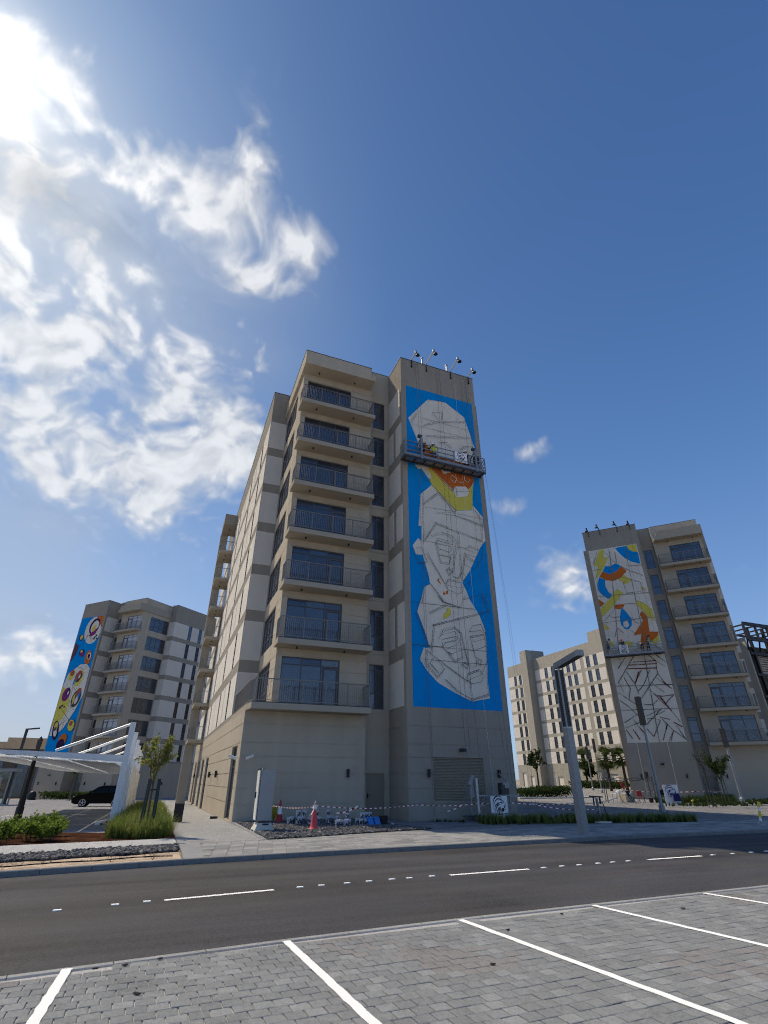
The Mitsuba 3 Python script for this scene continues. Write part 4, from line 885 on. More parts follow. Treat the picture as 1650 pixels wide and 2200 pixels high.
# roof floodlight arms and rope davits
def roof_light(tf, x, long, lab, grp, mat):
    t = thing('roof_floodlight', lab, 'floodlight', grp)
    put('wall_bracket', MB(tf).tube([x, YT-.05, 29.75], [x, YT-.05, 30.55], .035).box(x-.05, YT-.09, 29.72, x+.05, YT+.02, 29.82), 'black_metal' if mat == 'galv' else mat, t)
    e = np.array([x+.28*long, YT-.5*long, 30.45+.72*long]); put('arm', MB(tf).beam([x, YT-.05, 30.5], e, .09, .09), mat, t)
    put('head', MB(tf).tube(e+[0, 0, .1], e+[0, -.05, -.12], .10, .08, 10), mat, t)
    put('lamp_shade', MB(tf).lathe([(.02, .03), (.15, -.02), (.17, -.10), (.13, -.12)], e+[.09, -.12, -.32], 12).tube(e+[.02, -.04, -.1], e+[.09, -.12, -.29], .025), 'dark_metal', t)
for x, l, lab in ((12.66, .8, 'leftmost floodlight arm on the roof edge above the blue mural'), (13.92, 1.35, 'second floodlight arm from the left above the blue mural, long'), (16.05, 1.35, 'third floodlight arm from the left above the blue mural, long'), (17.66, .8, 'rightmost floodlight arm on the roof edge above the blue mural')):
    roof_light(None, x, l, lab, 'floodlight arms on the middle roof', 'galv')
for x, lab in ((13.62, 'short pale post on the roof edge beside the second floodlight arm'), (15.78, 'short pale post on the roof edge beside the third floodlight arm')):
    solo('roof_davit_post', MB().box(x-.05, YT-.02, 30.44, x+.05, YT+.08, 31.05).box(x-.09, YT-.06, 31.05, x+.09, YT+.12, 31.1), 'galv', lab, 'post')
for x, lab in ((17.35, 'leftmost dark floodlight arm on the roof above the half-painted white mural'), (16.0, 'second dark floodlight arm above the half-painted white mural'), (13.9, 'third dark floodlight arm above the half-painted white mural'), (12.4, 'rightmost dark floodlight arm above the half-painted white mural')):
    roof_light(TF_R, x, .45 if x in (17.35, 12.4) else .75, lab, 'dark floodlight arms on the right roof', 'black_metal')

# ------------------------------------------------------------------ buildings farther off
def long_block():
    k = thing('long_apartment_block', 'sunlit cream apartment block far behind, rows of white panels and narrow dark windows', 'building')
    X, z0 = 89.5, .35; f0 = [z0+4.9+3.3*i for i in range(7)]
    wins = {'a': [(123.2, 124.0), (120.9, 121.7)], 'b': [(109.6, 110.4), (107.0, 107.8)], 'c': [(101.2, 102.0), (99.0, 99.8)], 'd': [(94.2, 95.0), (91.8, 92.6), (86.2, 87.), (83.8, 84.6)]}
    allw = [(a-.22, b+.22) for v in wins.values() for a, b in v]
    P = sbox(70, -1, 127, 30.4+z0)
    for f in f0:
        for a, b in allw: P = P.difference(sbox(a, f+.1, b, f+2.6))
    doors = [(123.6, 125.2, 3.2), (119.9, 121.9, 2.4), (111.9, 113.2, 3.2), (109.3, 111.2, 2.2), (105.2, 106.4, 3.2), (96.5, 98.2, 3.2), (92, 95, 2.6)]
    for a, b, h in doors: P = P.difference(sbox(a, -.5, b, h+z0))
    put('wall', MB().plane(P, 'x', X, .3), 'sand_wall', k)
    for a, b, h in doors: put('door', MB().box(X+.2, a, z0-.3, X+.25, b, z0+h), 'white_wall', k)
    for i, f in enumerate(f0):
        for seg in ((117.9, 126.9), (99.4-2.2, 114.6), (82, 96.0)):
            cut = [seg[0]]+sorted([c for w in allw if seg[0] < w[0] < seg[1] for c in w])+[seg[1]]
            for a, b in zip(cut[::2], cut[1::2]):
                e = [a, b] if (b-a < 3.6 or i % 2 == 0) else [a, (a+b)/2-.15, (a+b)/2+.15, b]
                for c, d in zip(e[::2], e[1::2]): put('white_panel', MB().box(X-.03, c, f+.05, X+.05, d, f+2.65), 'white_wall', k)
        for a, b in allw: w = put('strip_window', MB().box(X+.1, a, f+.1, X+.16, b, f+2.6), 'pane' if i > 4 else 'pane_dark', k); put('frame', MB().box(X+.06, a, f+.85, X+.1, b, f+.93).box(X+.06, a, f+2.2, X+.1, b, f+2.26), 'window_frame', w)
    put('stair_tower', MB().box(X-.02-2.1*0, 115.0, -1, X+4, 117.8, 32.9+z0).box(X-2.0, 115.05, -1, X-.02, 117.7, 32.85+z0), 'sand_wall', k)
    put('roof_upstand', MB().box(X+.01, 78, 30.4+z0, X+.3, 93.4, 32.6+z0), 'sand_wall', k)
    put('inner_core', MB().box(X+.4, 70.2, -1, X+14, 126.8, 29), 'dark_inside', k); put('rear_walls', MB().box(X+.3, 126.7, -1, X+15, 127, 30.4+z0).box(X+.3, 70, -1, X+15, 70.2, 30.4+z0), 'sand_wall', k)
long_block()
k = thing('shopping_hall', 'long low sand coloured building on the horizon behind the carport', 'building')
put('wall', MB().box(-110, 150, -2, -25.5, 150.3, 9.3), 'hall_wall', k); put('corner_tower', MB().box(-33, 149.3, -2, -25.2, 149.99, 10.2), 'hall_wall', k)
for x in np.arange(-108, -27, 7.5): put('pilaster', MB().box(x, 149.7, -2, x+1.4, 150, 9.28), 'slab_paint', k)
put('base_band', MB().box(-110, 149.5, -2, -25.6, 150, 5.4), 'dark_wall', k)
for x in np.arange(-104, -34, 9.): put('window', MB().box(x, 149.42, -1, x+3.2, 149.49, 4.6), 'pane', k)
put('roof', MB().box(-110, 150.3, 8.6, -25.5, 175, 8.8), 'dark_wall', k)
k = thing('annex_building', 'dim grey building with tall dark glazing under the edge of the carport roof', 'building')
put('wall', MB().box(-30, 118, -2, -17.5, 118.3, 6.6), 'dark_wall', k)
for x in (-27.5, -23.5, -20.3): put('window', MB().box(x, 117.9, -1.2, x+1.9, 117.99, 5.4), 'pane', k)
put('roof', MB().box(-30, 118.3, 6.2, -17.5, 130, 6.4), 'dark_wall', k)
# pale wall with the steel screened building at the right edge
k = thing('steel_screen_building', 'unfinished building at the right edge behind a dark steel frame with louvres and roof trusses', 'building')
BX, BY = 103.8, 66.6
put('side_wall', MB().box(BX, BY, -1, BX+.4, 110, 27.0), 'sand_wall', k)
put('front_wall', MB().box(BX+.4, BY+.6, -1, BX+60, BY+1, 25.5), 'dark_wall', k)
for i, z in enumerate(np.arange(4, 24, 4.0)):
    for j, x in enumerate(np.arange(BX+2.2, BX+40, 4.6)):
        sc = put('louvre_screen', MB().box(x, BY+.3, z+.2, x+4.2, BY+.35, z+.3).box(x, BY+.3, z+3.5, x+4.2, BY+.35, z+3.6), 'shutter_paint' if i > 2 else 'dark_wall', k)
        m = MB()
        for q in range(7): m.box(x+.05, BY+.32, z+.35+q*.45, x+4.15, BY+.4, z+.65+q*.45)
        put('slats', m, 'beige_wall' if i == 4 else 'dark_wall', sc, kind='stuff')
for x in np.arange(BX+1.6, BX+44, 4.6): put('steel_column', MB().box(x, BY-.2, -1, x+.45, BY+.25, 29.2), 'black_metal', k)
for z in (3.6, 7.6, 11.6, 15.6, 19.6, 23.7): put('steel_beam', MB().box(BX+.5, BY-.15, z, BX+44, BY+.2, z+.5), 'black_metal', k)
put('roof_truss', MB().box(BX-1.2, BY-1.6, 26.0, BX+44, BY-1.3, 26.5).box(BX-1.2, BY-1.6, 29.0, BX+44, BY-1.3, 29.7).box(BX-1.0, BY+5, 29.0, BX+44, BY+5.3, 29.4), 'black_metal', k)
for x in np.arange(BX-1.2, BX+44, 3.4): put('truss_frame', MB().beam([x, BY-1.45, 26.2], [x, BY-1.45, 29.3], .35).beam([x, BY-1.45, 29.1], [x, BY+5.1, 29.1], .25).beam([x, BY-1.4, 26.2], [x+1.6, BY+.1, 24.5], .25), 'black_metal', k)

# ------------------------------------------------------------------ people
def capsule_body(bones, L=.05, it=8):
    """One continuous surface from tapering bones (p, r, q, r)."""
    M = None
    for p, a, q, b in bones:
        s = [manifold3d.Manifold.sphere(a, 14).translate(list(map(float, p))), manifold3d.Manifold.sphere(b, 14).translate(list(map(float, q)))]
        h = manifold3d.Manifold.batch_hull(s); M = h if M is None else M + h
    m = M.refine_to_length(L).to_mesh(); m = trimesh.Trimesh(m.vert_properties[:, :3], m.tri_verts, process=True)
    trimesh.smoothing.filter_taubin(m, iterations=it); return m
def person(label, pos, rotz, top, legs, vest=None, hat='helmet_white', tf=None, reach=(.35, .2), bend=0.0, group=None):
    """A standing worker, about 1.72 m tall; reach: how far forward and up each hand is held; bend: stoop of the trunk in radians."""
    t = thing('person', label, 'person', group); c, s = math.cos(rotz), math.sin(rotz)
    def W(v):
        v = np.asarray(v, float); w = np.stack([pos[0]+c*v[..., 0]-s*v[..., 1], pos[1]+s*v[..., 0]+c*v[..., 1], pos[2]+v[..., 2]], -1)
        return tf(w) if tf else w
    cb, sb = math.cos(bend), math.sin(bend)
    def B(x, y, z): z0 = z-.92; return np.array([x, y*cb+z0*sb, .92+z0*cb-y*sb])
    hip, chest, neck, head = B(0, 0, .93), B(0, 0, 1.28), B(0, .01, 1.45), B(0, .03, 1.60)
    sh = [B(-.19, 0, 1.40), B(.19, 0, 1.40)]; bones = [(head, .095, head+[0, .03, -.06], .075), (neck, .055, head, .06)]
    hands = []; arms = []
    for i in (0, 1):
        sgn = -1 if i == 0 else 1; el = sh[i]+[sgn*.06, .18 if reach[i] > 0 else .03, -.16+.2*max(reach[i], 0)]; hd = el+[-sgn*.03, .22, .02+.35*reach[i]] if reach[i] > -.5 else el+[0, .04, -.25]
        arms += [(sh[i], .058, el, .045), (el, .045, hd, .032)]; hands.append((el, hd))
        d = unit(hd-el); pal = hd+d*.09; bones += [(hd, .03, pal, .034)]
        a = unit(np.cross(d, (0, 0, 1)))
        for f in range(4): o = pal+a*(f-1.5)*.019; k1 = o+d*.045; bones += [(o, .011, k1, .010), (k1, .010, k1+d*.025+np.array([0, 0, -.022]), .009)]
        bones += [(hd+d*.03-a*sgn*.03, .012, hd+d*.07-a*sgn*.062, .010)]
    bones += [(head+[0, .10, -.02], .018, head+[0, .115, -.035], .016), (head+[-.095, .0, -.01], .02, head+[-.1, -.01, .02], .02), (head+[.095, .0, -.01], .02, head+[.1, -.01, .02], .02)]
    leg = []; feet = []
    for sgn in (-1, 1):
        h, kn, an = hip+[sgn*.095, 0, -.02], np.array([sgn*.12, .05, .50]), np.array([sgn*.13, -.01, .10])
        leg += [(h, .092, kn, .062), (kn, .06, an, .045)]; feet += [(an+[0, -.03, -.045], .048, an+[0, .15, -.06], .038)]
    trunk = [(hip, .14, chest, .155), (hip+[-.07, 0, 0], .10, hip+[.07, 0, 0], .10), (chest+[-.09, 0, .04], .11, chest+[.09, 0, .04], .11), (sh[0], .07, sh[1], .07), (chest, .13, neck, .065)]
    def P(nm, bn, mat, par=t, L=.05):
        m = capsule_body(bn, L); return put(nm, trimesh.Trimesh(W(m.vertices), m.faces, process=False), mat, par, smooth=True)
    body = P('body', bones+[(neck, .05, hip, .1)]+[(h, .03, e, .03) for e, h in hands]+[(hip, .09, np.array([s2*.12, .05, .5]), .04) for s2 in (-1, 1)]+[(np.array([s2*.12, .05, .5]), .04, np.array([s2*.13, -.01, .1]), .03) for s2 in (-1, 1)], 'skin', L=.03)
    P('shirt', trunk+arms, top); P('trousers', leg+[(hip, .145, hip+[0, 0, -.05], .14)], legs)
    for f in feet: P('shoe', [f], 'black_metal')
    fm = MB()
    for s2 in (-1, 1): fm.sph(head+[s2*.034, .083, .005], .012, 1)
    fm.beam(head+[-.025, .098, -.065], head+[.025, .098, -.065], .012); m = fm.mesh(); put('face_features', trimesh.Trimesh(W(m.vertices), m.faces, process=False), 'print_black', t)
    if vest: P('vest', [(hip, .155, chest, .17), (chest+[-.09, 0, .04], .125, chest+[.09, 0, .04], .125)], vest)
    if hat:
        m = MB().lathe([(.118, -.005), (.121, .03), (.115, .07), (.09, .115), (.05, .14), (.0, .148)], head+[0, 0, .02], 14).lathe([(.145, .0), (.145, .012), (.1, .02), (.1, 0)], head+[0, .015, .015], 14).mesh()
        put('helmet' if 'helmet' in hat else 'cap', trimesh.Trimesh(W(m.vertices), m.faces, process=False), hat, t, smooth=40)
    return t

# ------------------------------------------------------------------ suspended work platforms
def lion(m, cx, cz, s, y, plane_y=True):
    """The emblem of the sign: a roaring lion's head in profile, facing right, drawn as brush-like strokes."""
    strokes = [[(-.50,-.15),(-.52,.15),(-.38,.42),(-.10,.55),(.15,.50),(.25,.36)], [(-.44,-.02),(-.34,.22),(-.12,.36),(.10,.34),(.32,.22),(.48,.05)], [(-.46,-.30),(-.30,-.02),(-.05,.10),(.12,.16)], [(-.38,-.55),(-.30,-.22),(-.12,-.02),(.08,.02)], [(-.22,-.66),(-.16,-.34),(-.02,-.14)],
        [(-.04,-.62),(-.06,-.36),(.02,-.16)], [(.14,-.55),(.06,-.30),(.10,-.10)], [(.48,.05),(.50,-.06),(.36,-.12),(.46,-.22),(.44,-.34)], [(.10,.16),(.22,.10),(.34,.10)], [(.40,-.30),(.28,-.42),(.16,-.36),(.20,-.22)]]
    for st in strokes:
        p = np.array(st); n = len(p); t = np.linspace(0, n-1, 14); q = np.stack([np.interp(t, range(n), p[:, 0]), np.interp(t, range(n), p[:, 1])], -1)
        for i in range(13):
            d = unit(q[i+1]-q[i]); nn = np.array([-d[1], d[0]]); w0, w1 = .040*math.sin(math.pi*(i+.6)/14.2), .040*math.sin(math.pi*(i+1.6)/14.6)
            A = [q[i]-nn*w0, q[i+1]-nn*w1, q[i+1]+nn*w1, q[i]+nn*w0]; m.quad(*[[cx+a[0]*s, y, cz+a[1]*s] for a in A])
    m.add([[cx+s*(.28+.11*math.cos(a)), y-.001, cz+s*(-.30+.10*math.sin(a))] for a in np.linspace(0, 6.28, 9)[:-1]]+[[cx+s*.28, y-.001, cz-s*.3]], [[i, (i+1) % 8, 8] for i in range(8)])
    return m
def text(par, s, x, y, z, h, tf=None, name='lettering', mat='print_black', bold=True):
    m = meshkit.text_mesh(s, h, .003, bold); v = m.vertices.copy(); w = v[:, 0].max()
    v = np.c_[x-w/2+v[:, 0], y-v[:, 2], z+v[:, 1]]
    put(name, trimesh.Trimesh(tf(v) if tf else v, m.faces, process=False), mat, par)
def board(name, lab, cat, x0, x1, z0, z1, y, tf=None, small=False, blue=False):
    t = thing(name, lab, cat); put('board', MB(tf).box(x0, y, z0, x1, y+.012, z1), 'sign_white', t)
    w, h = x1-x0, z1-z0; cx = (x0+x1)/2
    def fl(v): return v
    mm = lion(MB(tf), cx, z0+h*.62, min(w, h)*.72, y-.004); put('lion_emblem', mm, 'print_black' if not blue else 'cloth_navy', t)
    if tf is None:
        text(t, 'www.alialik.com', cx, y-.001, z0+h*.17, w*.095, tf); text(t, '04 448 4781', cx, y-.001, z0+h*.04, w*.095, tf)
    else:
        put('lettering', MB(tf).box(cx-w*.4, y-.004, z0+h*.17, cx+w*.4, y-.001, z0+h*.24).box(cx-w*.3, y-.004, z0+h*.06, cx+w*.3, y-.001, z0+h*.12), 'print_black', t)
    return t
def cradle(tf, x0, x1, z, label, yb):
    t = thing('suspended_platform', label, 'platform'); ya, y1 = yb, yb+.68; L = x1-x0
    put('deck', MB(tf).box(x0, ya, z, x1, y1, z+.10).box(x0, ya-.02, z+.02, x1, ya+.02, z+.2).box(x0, y1-.02, z+.02, x1, y1+.02, z+.2), 'grey_metal', t)
    m = MB(tf)
    for x in np.linspace(x0+.15, x1-.15, 9): m.box(x-.03, ya, z-.10, x+.03, y1, z)
    m.box(x0, ya+.02, z-.12, x1, ya+.08, z-.02).box(x0, y1-.08, z-.12, x1, y1-.02, z-.02); put('under_frame', m, 'dark_metal', t)
    for yy, H in ((ya, 1.15), (y1, 1.0)):
        m = MB(tf)
        for q in (.42, .78, 1.15): m.beam([x0, yy, z+q*H/1.15], [x1, yy, z+q*H/1.15], .045, .045)
        put('guard_rail', m, 'grey_metal', t)
        for i, x in enumerate(np.linspace(x0+.03, x1-.03, 6)):
            put('rail_post', MB(tf).beam([x, yy, z+.1], [x, yy, z+H], .055), 'grey_metal', t)
    m = MB(tf)
    for i, x in enumerate(np.linspace(x0+.03, x1-.03, 6)[:-1]): m.beam([x, ya+.02, z+.15], [x+L/10, ya+.02, z+.45], .03)
    put('brace', m, 'dark_metal', t)
    for x in (x0, x1): put('end_frame', MB(tf).beam([x, ya, z+1.15], [x, y1, z+1.0], .045).beam([x, ya, z+.5], [x, y1, z+.5], .04).beam([x, ya, z+.8], [x, y1, z+.75], .04), 'grey_metal', t)
    for x in (x0+1.25, x1-.75):
        h = put('hoist_stirrup', MB(tf).beam([x, ya-.02, z-.1], [x, ya-.02, z+1.65], .12, .10).beam([x, y1+.02, z-.1], [x, y1+.02, z+1.4], .08).beam([x, ya-.02, z+1.6], [x, y1, z+1.35], .08), 'grey_metal', t)
        put('hoist_motor', MB(tf).box(x+.05, ya+.1, z+.75, x+.36, ya+.42, z+1.35).tube([x+.2, ya+.26, z+1.35], [x+.2, ya+.26, z+1.75], .06), 'dark_metal', h)
        put('pulley', MB(tf).tube([x-.12, ya+.2, z+1.9], [x+.12, ya+.2, z+1.9], .13, n=12), 'dark_metal', h)
    return t
PZ1 = 20.82
cradle(None, 11.5, 17.75, PZ1, 'grey suspended platform hanging in front of the blue mural', 25.15)
cl = [(25.35, 25.6)]
person('painter in yellow vest and white helmet on the platform before the blue mural', (13.95, 25.62, PZ1+.10), 0.0, 'cloth_dark', 'denim', 'hivis', reach=(.4, .7), group=None)
person('painter in dark clothes and white helmet right of the banner on the blue mural platform', (16.5, 25.6, PZ1+.10), 0.25, 'cloth_dark', 'cloth_dark', reach=(.2, .8))
board('banner_sign', 'white lion banner tied to the rail of the platform before the blue mural', 'sign', 15.32, 16.27, 21.17, 22.0, 25.10)
for x, c, h, lab in ((13.1, 'red_paint', .36, 'red paint drum left of the yellow-vested painter on the platform'), (13.4, 'pail_white', .3, 'white pail beside the red paint drum on the platform'), (14.6, 'pail_white', .32, 'white pail right of the yellow-vested painter on the platform'), (14.95, 'red_paint', .36, 'red pail near the middle of the platform'), (15.15, 'cone_red', .34, 'dark red pail next to the platform banner'), (17.0, 'blue_plastic', .4, 'blue tub near the right end of the platform')):
    t = thing('paint_pail', lab, 'pail', None); put('pail', MB().lathe([(.0, 0), (.13, 0), (.15, h), (.0, h)], (x, 25.55, PZ1+.1), 14), c, t, smooth=40); put('rim', MB().lathe([(.15, h-.03), (.16, h-.02), (.16, h), (.14, h+.005)], (x, 25.55, PZ1+.1), 14), 'galv', t)
cradle(TF_R, 12.1, 18.25, 14.3, 'pale grey suspended platform across the half-painted white mural', 25.2)
person('painter in dark clothes with red cap behind the banner on the right building platform', (16.2, 25.6, 14.4), 0, 'cloth_dark', 'denim', hat='cap_red', tf=TF_R, reach=(.5, .3))
person('painter in bright yellow top bending over on the right building platform', (13.6, 25.6, 14.4), .4, 'hivis', 'cloth_dark', hat=None, tf=TF_R, bend=.6, reach=(-.6, .2))
person('painter in grey crouching beside the yellow-topped painter on the right building platform', (14.2, 25.6, 14.4), -.4, 'cloth_grey', 'cloth_dark', hat=None, tf=TF_R, bend=.8, reach=(-.6, -.6))
board('banner_sign', 'white lion banner on the pale platform of the right building', 'sign', 15.65, 16.6, 14.45, 15.4, 25.14, TF_R)
def rope(pts, lab, mat='rope', r=.011, tf=None, cat='rope', group=None):
    m = MB(tf).path([np.array(p, float) for p in pts], r, 5); return solo('rope', m, mat, lab, cat, group)
G_ = 'ropes hanging from the middle roof'
for x, top, zz, lab in ((12.75, 30.4, 22.5, 0), (12.95, 30.4, 22.6, 0), (17.0, 30.4, 22.3, 0), (17.2, 30.4, 22.3, 0)):
    rope([(x, 25.98, top), (x, 25.6, 29.5), (x, 25.35, zz)], 'thin dark rope from the roof edge down to the suspended platform before the blue mural', group=G_)
GL = 'ropes hanging in front of the blue mural to the ground'
for pts, mat in ((((14.72, 25.95, 30.4), (14.76, 25.85, 12), (14.9, 25.6, 3), (15.1, 25.2, 1.9)), 'rope'), (((14.98, 25.95, 30.4), (15.12, 25.85, 12), (15.2, 25.7, 3.2)), 'rope'), (((15.3, 25.6, PZ1), (15.48, 25.75, 9), (15.55, 25.3, 1.9)), 'rope'), (((16.3, 25.95, 30.4), (16.27, 25.85, 9), (16.4, 25.6, 0.8)), 'rope_light'), (((16.9, 25.95, 30.4), (16.95, 25.85, 9), (17.05, 25.1, 1.7)), 'rope'), (((17.3, 25.95, 30.4), (17.37, 25.85, 9), (17.1, 24.9, 1.6)), 'rope'), (((12.75, 25.6, PZ1), (12.88, 25.9, 9), (13.05, 25.9, .2)), 'rope'), (((12.9, 25.6, PZ1), (13.0, 25.9, 9), (13.1, 25.9, 1.0)), 'rope'), (((17.8, 25.3, 21), (18.4, 25.5, 11), (18.6, 25.5, .3)), 'rope'), (((17.85, 25.4, 21), (18.6, 25.6, 11), (18.85, 25.5, .3)), 'rope')):
    rope(pts, 'thin rope hanging from above past the blue mural to the ground', mat, .009 if pts[0][0] < 17.5 else .005, group=GL)
for x in (12.6, 13.3, 15.4, 17.4): rope([(x, 25.9, 30.4), (x, 25.4, 15.6)], 'thin rope from the right roof down to its pale platform', 'rope', .010, TF_R, group='ropes hanging before the half-painted mural')
for x in (13.9, 16.8): rope([(x, 25.9, 14.3), (x+.1, 25.6, .4)], 'thin pale rope trailing from the right platform to the ground', 'rope_light', .012, TF_R, group='ropes trailing below the right platform')

# ------------------------------------------------------------------ second hoist standing on the ground, lion sign
t = thing('hoist_frame', 'grey metal hoist platform standing on the ground before the louvred vent', 'platform')
Y0 = 24.75
put('base_frame', MB().beam([14.35, Y0, .2], [18.2, Y0, .2], .07).beam([14.35, Y0+.7, .2], [18.2, Y0+.7, .2], .07).box(14.9, Y0-.1, .05, 15.4, Y0+.6, .3), 'grey_metal', t)
put('guard_rail', MB().beam([14.6, Y0, 1.08], [17.3, Y0, 1.08], .05).beam([14.6, Y0, .66], [17.3, Y0, .66], .05).beam([14.6, Y0+.7, 1.0], [18, Y0+.7, 1.0], .05), 'grey_metal', t)
for x0, x1 in ((14.5, 14.5), (15.25, 15.25), (16.45, 16.45), (16.75, 16.75)): put('rail_post', MB().beam([x0, Y0, .1], [x1, Y0, 1.1], .045), 'grey_metal', t)
for a, b in ((14.4, 15.2), (15.2, 14.7), (15.35, 16.0), (16.55, 16.9)): put('brace', MB().beam([a, Y0+.02, .1], [b, Y0+.02, .8], .03), 'galv', t)
put('mast', MB().beam([14.82, Y0-.1, 0.05], [14.80, Y0-.1, 1.85], .11, .11), 'galv', t)
put('hoist_motor', MB().box(14.5, Y0, 1.0, 14.78, Y0+.4, 1.5).tube([14.55, Y0+.1, 1.5], [14.75, Y0+.1, 1.95], .14, .10), 'lamp_post_grey', t)
put('control_box', MB().box(16.32, Y0, 1.02, 16.75, Y0+.35, 1.62).box(16.28, Y0-.04, 1.35, 16.5, Y0, 1.55), 'dark_metal', t); put('box_lid', MB().box(16.42, Y0-.03, 1.4, 16.78, Y0+.36, 1.66), 'lamp_post_grey', t)
put('stub_mast', MB().beam([16.85, Y0+.1, .1], [16.75, Y0+.1, 1.85], .05).tube([16.3, Y0+.1, 2.05], [16.65, Y0+.1, 1.75], .03), 'grey_metal', t)
put('cable_coil', MB().path([(14.3+.25*math.cos(a)*(1+.05*a), 24.5+.2*math.sin(a), .05+.012*a) for a in np.linspace(0, 19, 50)], .014, 5), 'black_metal', t)
board('banner_sign', 'white sign with a lion head leaning on the hoist frame by the louvred vent', 'sign', 15.42, 16.38, .10, 1.06, 24.45)

# ------------------------------------------------------------------ cabinet, cones, pails, tape, bins
t = thing('utility_cabinet', 'tall pale grey utility cabinet on a concrete plinth in the gravel', 'cabinet')
bx, by = (3.86, 4.46), (22.95, 23.55)
pl = put('plinth', MB().add([[3.80, 22.74, -.02], [4.60, 22.74, -.02], [4.60, 23.75, -.02], [3.80, 23.75, -.02], [3.94, 22.90, .27], [4.46, 22.90, .27], [4.46, 23.6, .27], [3.94, 23.6, .27]], BOXF), 'plinth_concrete', t)
put('slot', MB().box(4.12, 22.86, .20, 4.36, 22.89, .26), 'black_metal', pl)
put('foot', MB().box(3.98, 22.98, .26, 4.42, 23.5, .36), 'dark_metal', t)
put('body', MB().box(bx[0]+.04, by[0], .35, bx[1], by[1], 2.10), 'cabinet_grey', t)
put('door', MB().box(bx[0]-.02, by[0]+.03, .37, bx[0]+.037, by[1]-.03, 2.08), 'cabinet_paint', t); put('gasket', MB().box(bx[0]+.02, by[0]+.005, .36, bx[0]+.041, by[1]-.005, 2.09), 'black_metal', t)
put('latch', MB().box(bx[0]-.06, by[1]-.2, 1.1, bx[0]-.02, by[1]-.12, 1.32), 'black_metal', t); put('aerial', MB().tube([bx[0]+.06, by[0]+.03, 2.08], [bx[0]+.06, by[0]+.03, 2.18], .02), 'white_metal', t)
put('hood', MB().box(bx[0]-.02, by[1]-.02, 2.0, bx[0]+.03, by[1]+.03, 2.13), 'black_metal', t)
def cone(x, y, mats, lab, s=1.0):
    t = thing('traffic_cone', lab, 'cone'); c = (x, y, .01)
    put('base', MB().box(x-.22*s, y-.22*s, .0, x+.22*s, y+.22*s, .035), mats[3], t)
    prof = [(.20, .035), (.165, .07), (.135, .14), (.115, .34)]
    put('body', MB().lathe([(r*s, z) for r, z in prof], c, 20), mats[0], t, smooth=True); put('band', MB().lathe([(.115*s, .34), (.088*s, .52)], c, 20), mats[1], t, smooth=True)
    put('upper_band', MB().lathe([(.088*s, .52), (.068*s, .66)], c, 20), mats[1], t, smooth=True); put('tip', MB().lathe([(.068*s, .66), (.038*s, .87), (.03*s, .90), (0, .905)], c, 20), mats[2], t, smooth=True)
cone(6.16, 22.87, ('cone_faded', 'cone_faded', 'cone_faded', 'tape_white'), 'faded pink-red traffic cone with tape tied round its top on the gravel')
cone(5.60, 26.95, ('cone_red', 'reflective_white', 'cone_red', 'cone_red'), 'dark red and white banded traffic cone against the wall behind the cabinet')
solo('tape_knot', MB().lathe([(.075, .70), (.10, .74), (.085, .80), (.09, .86)], (6.16, 22.87, 0), 10).beam([6.12, 22.82, .72], [6.0, 22.8, .52], .05, .01).beam([6.0, 22.8, .52], [5.93, 22.8, .5], .05, .01).tube([6.16, 22.87, .88], [6.17, 22.87, 1.0], .02), 'tape_white', 'white tape knotted round the tip of the faded pink-red cone', 'tape')
def tape(pts, lab, w=.038, seg=.14, group=None):
    t = thing('barrier_tape', lab, 'tape', group); R, Wt = MB(), MB(); d = 0; k = 0
    for p, q in zip(pts[:-1], pts[1:]):
        p, q = np.array(p, float), np.array(q, float); L = np.linalg.norm(q-p); n = max(1, int(L/seg)); sag = .02*L
        P = [p+(q-p)*i/n-[0, 0, sag*math.sin(math.pi*i/n)] for i in range(n+1)]
        for i in range(n):
            tw_ = .5*math.sin(k*.37); o = np.array([0, math.sin(tw_)*w/2, math.cos(tw_)*w/2]); (R if k % 2 else Wt).quad(P[i]-o, P[i+1]-o, P[i+1]+o, P[i]+o); k += 1
    put('red_stripes', R, 'tape_red', t, kind='stuff'); put('white_stripes', Wt, 'tape_white', t, kind='stuff')
tape([(4.9, 26.9, .75), (6.12, 22.9, .78)], 'red and white barrier tape between the cabinet and the faded cone', .035, .12)
tape([(6.2, 22.9, .82), (11.7, 24.9, .72), (14.8, 24.6, .74), (15.4, 24.6, .74)], 'red and white barrier tape running from the faded cone to the hoist frame')
tape([(7.3, 23.6, .52), (7.75, 23.7, .54), (8.3, 23.75, .75)], 'loose dangling end of barrier tape above the white paint pails', .06)
tape([(13.3, 25.0, .42), (13.75, 24.9, .55), (14.0, 24.8, .68)], 'short loose tail of barrier tape before the louvred vent', .05)
tape([(16.6, 24.4, .76), (19.6, 23.2, .76), (24.5, 25.5, .9)], 'upper red and white barrier tape right of the lion sign')
tape([(17.0, 23.3, .76), (18.0, 23.1, .58), (19.6, 22.6, .52), (20.4, 22.6, .52)], 'lower sagging red and white barrier tape ending at the pipe stand')
yb = MB(); r_ = np.random.default_rng(5)
for i in range(46):
    a = r_.uniform(0, 6.28); e = r_.uniform(.15, .6); p = np.array([5.35, 27.0, .08]); q = p+[math.cos(a)*.16*r_.uniform(.3, 1), math.sin(a)*.15, e]; n = unit(np.cross(q-p, (0, 0, 1)))*.045; yb.quad(p-n*.4, q-n, q+n+[0, 0, .05], p+n*.4)
solo('leaf_bundle', yb, 'leaf_yellow', 'crumpled yellow bundle standing between the cabinet and the banded cone', 'bundle')
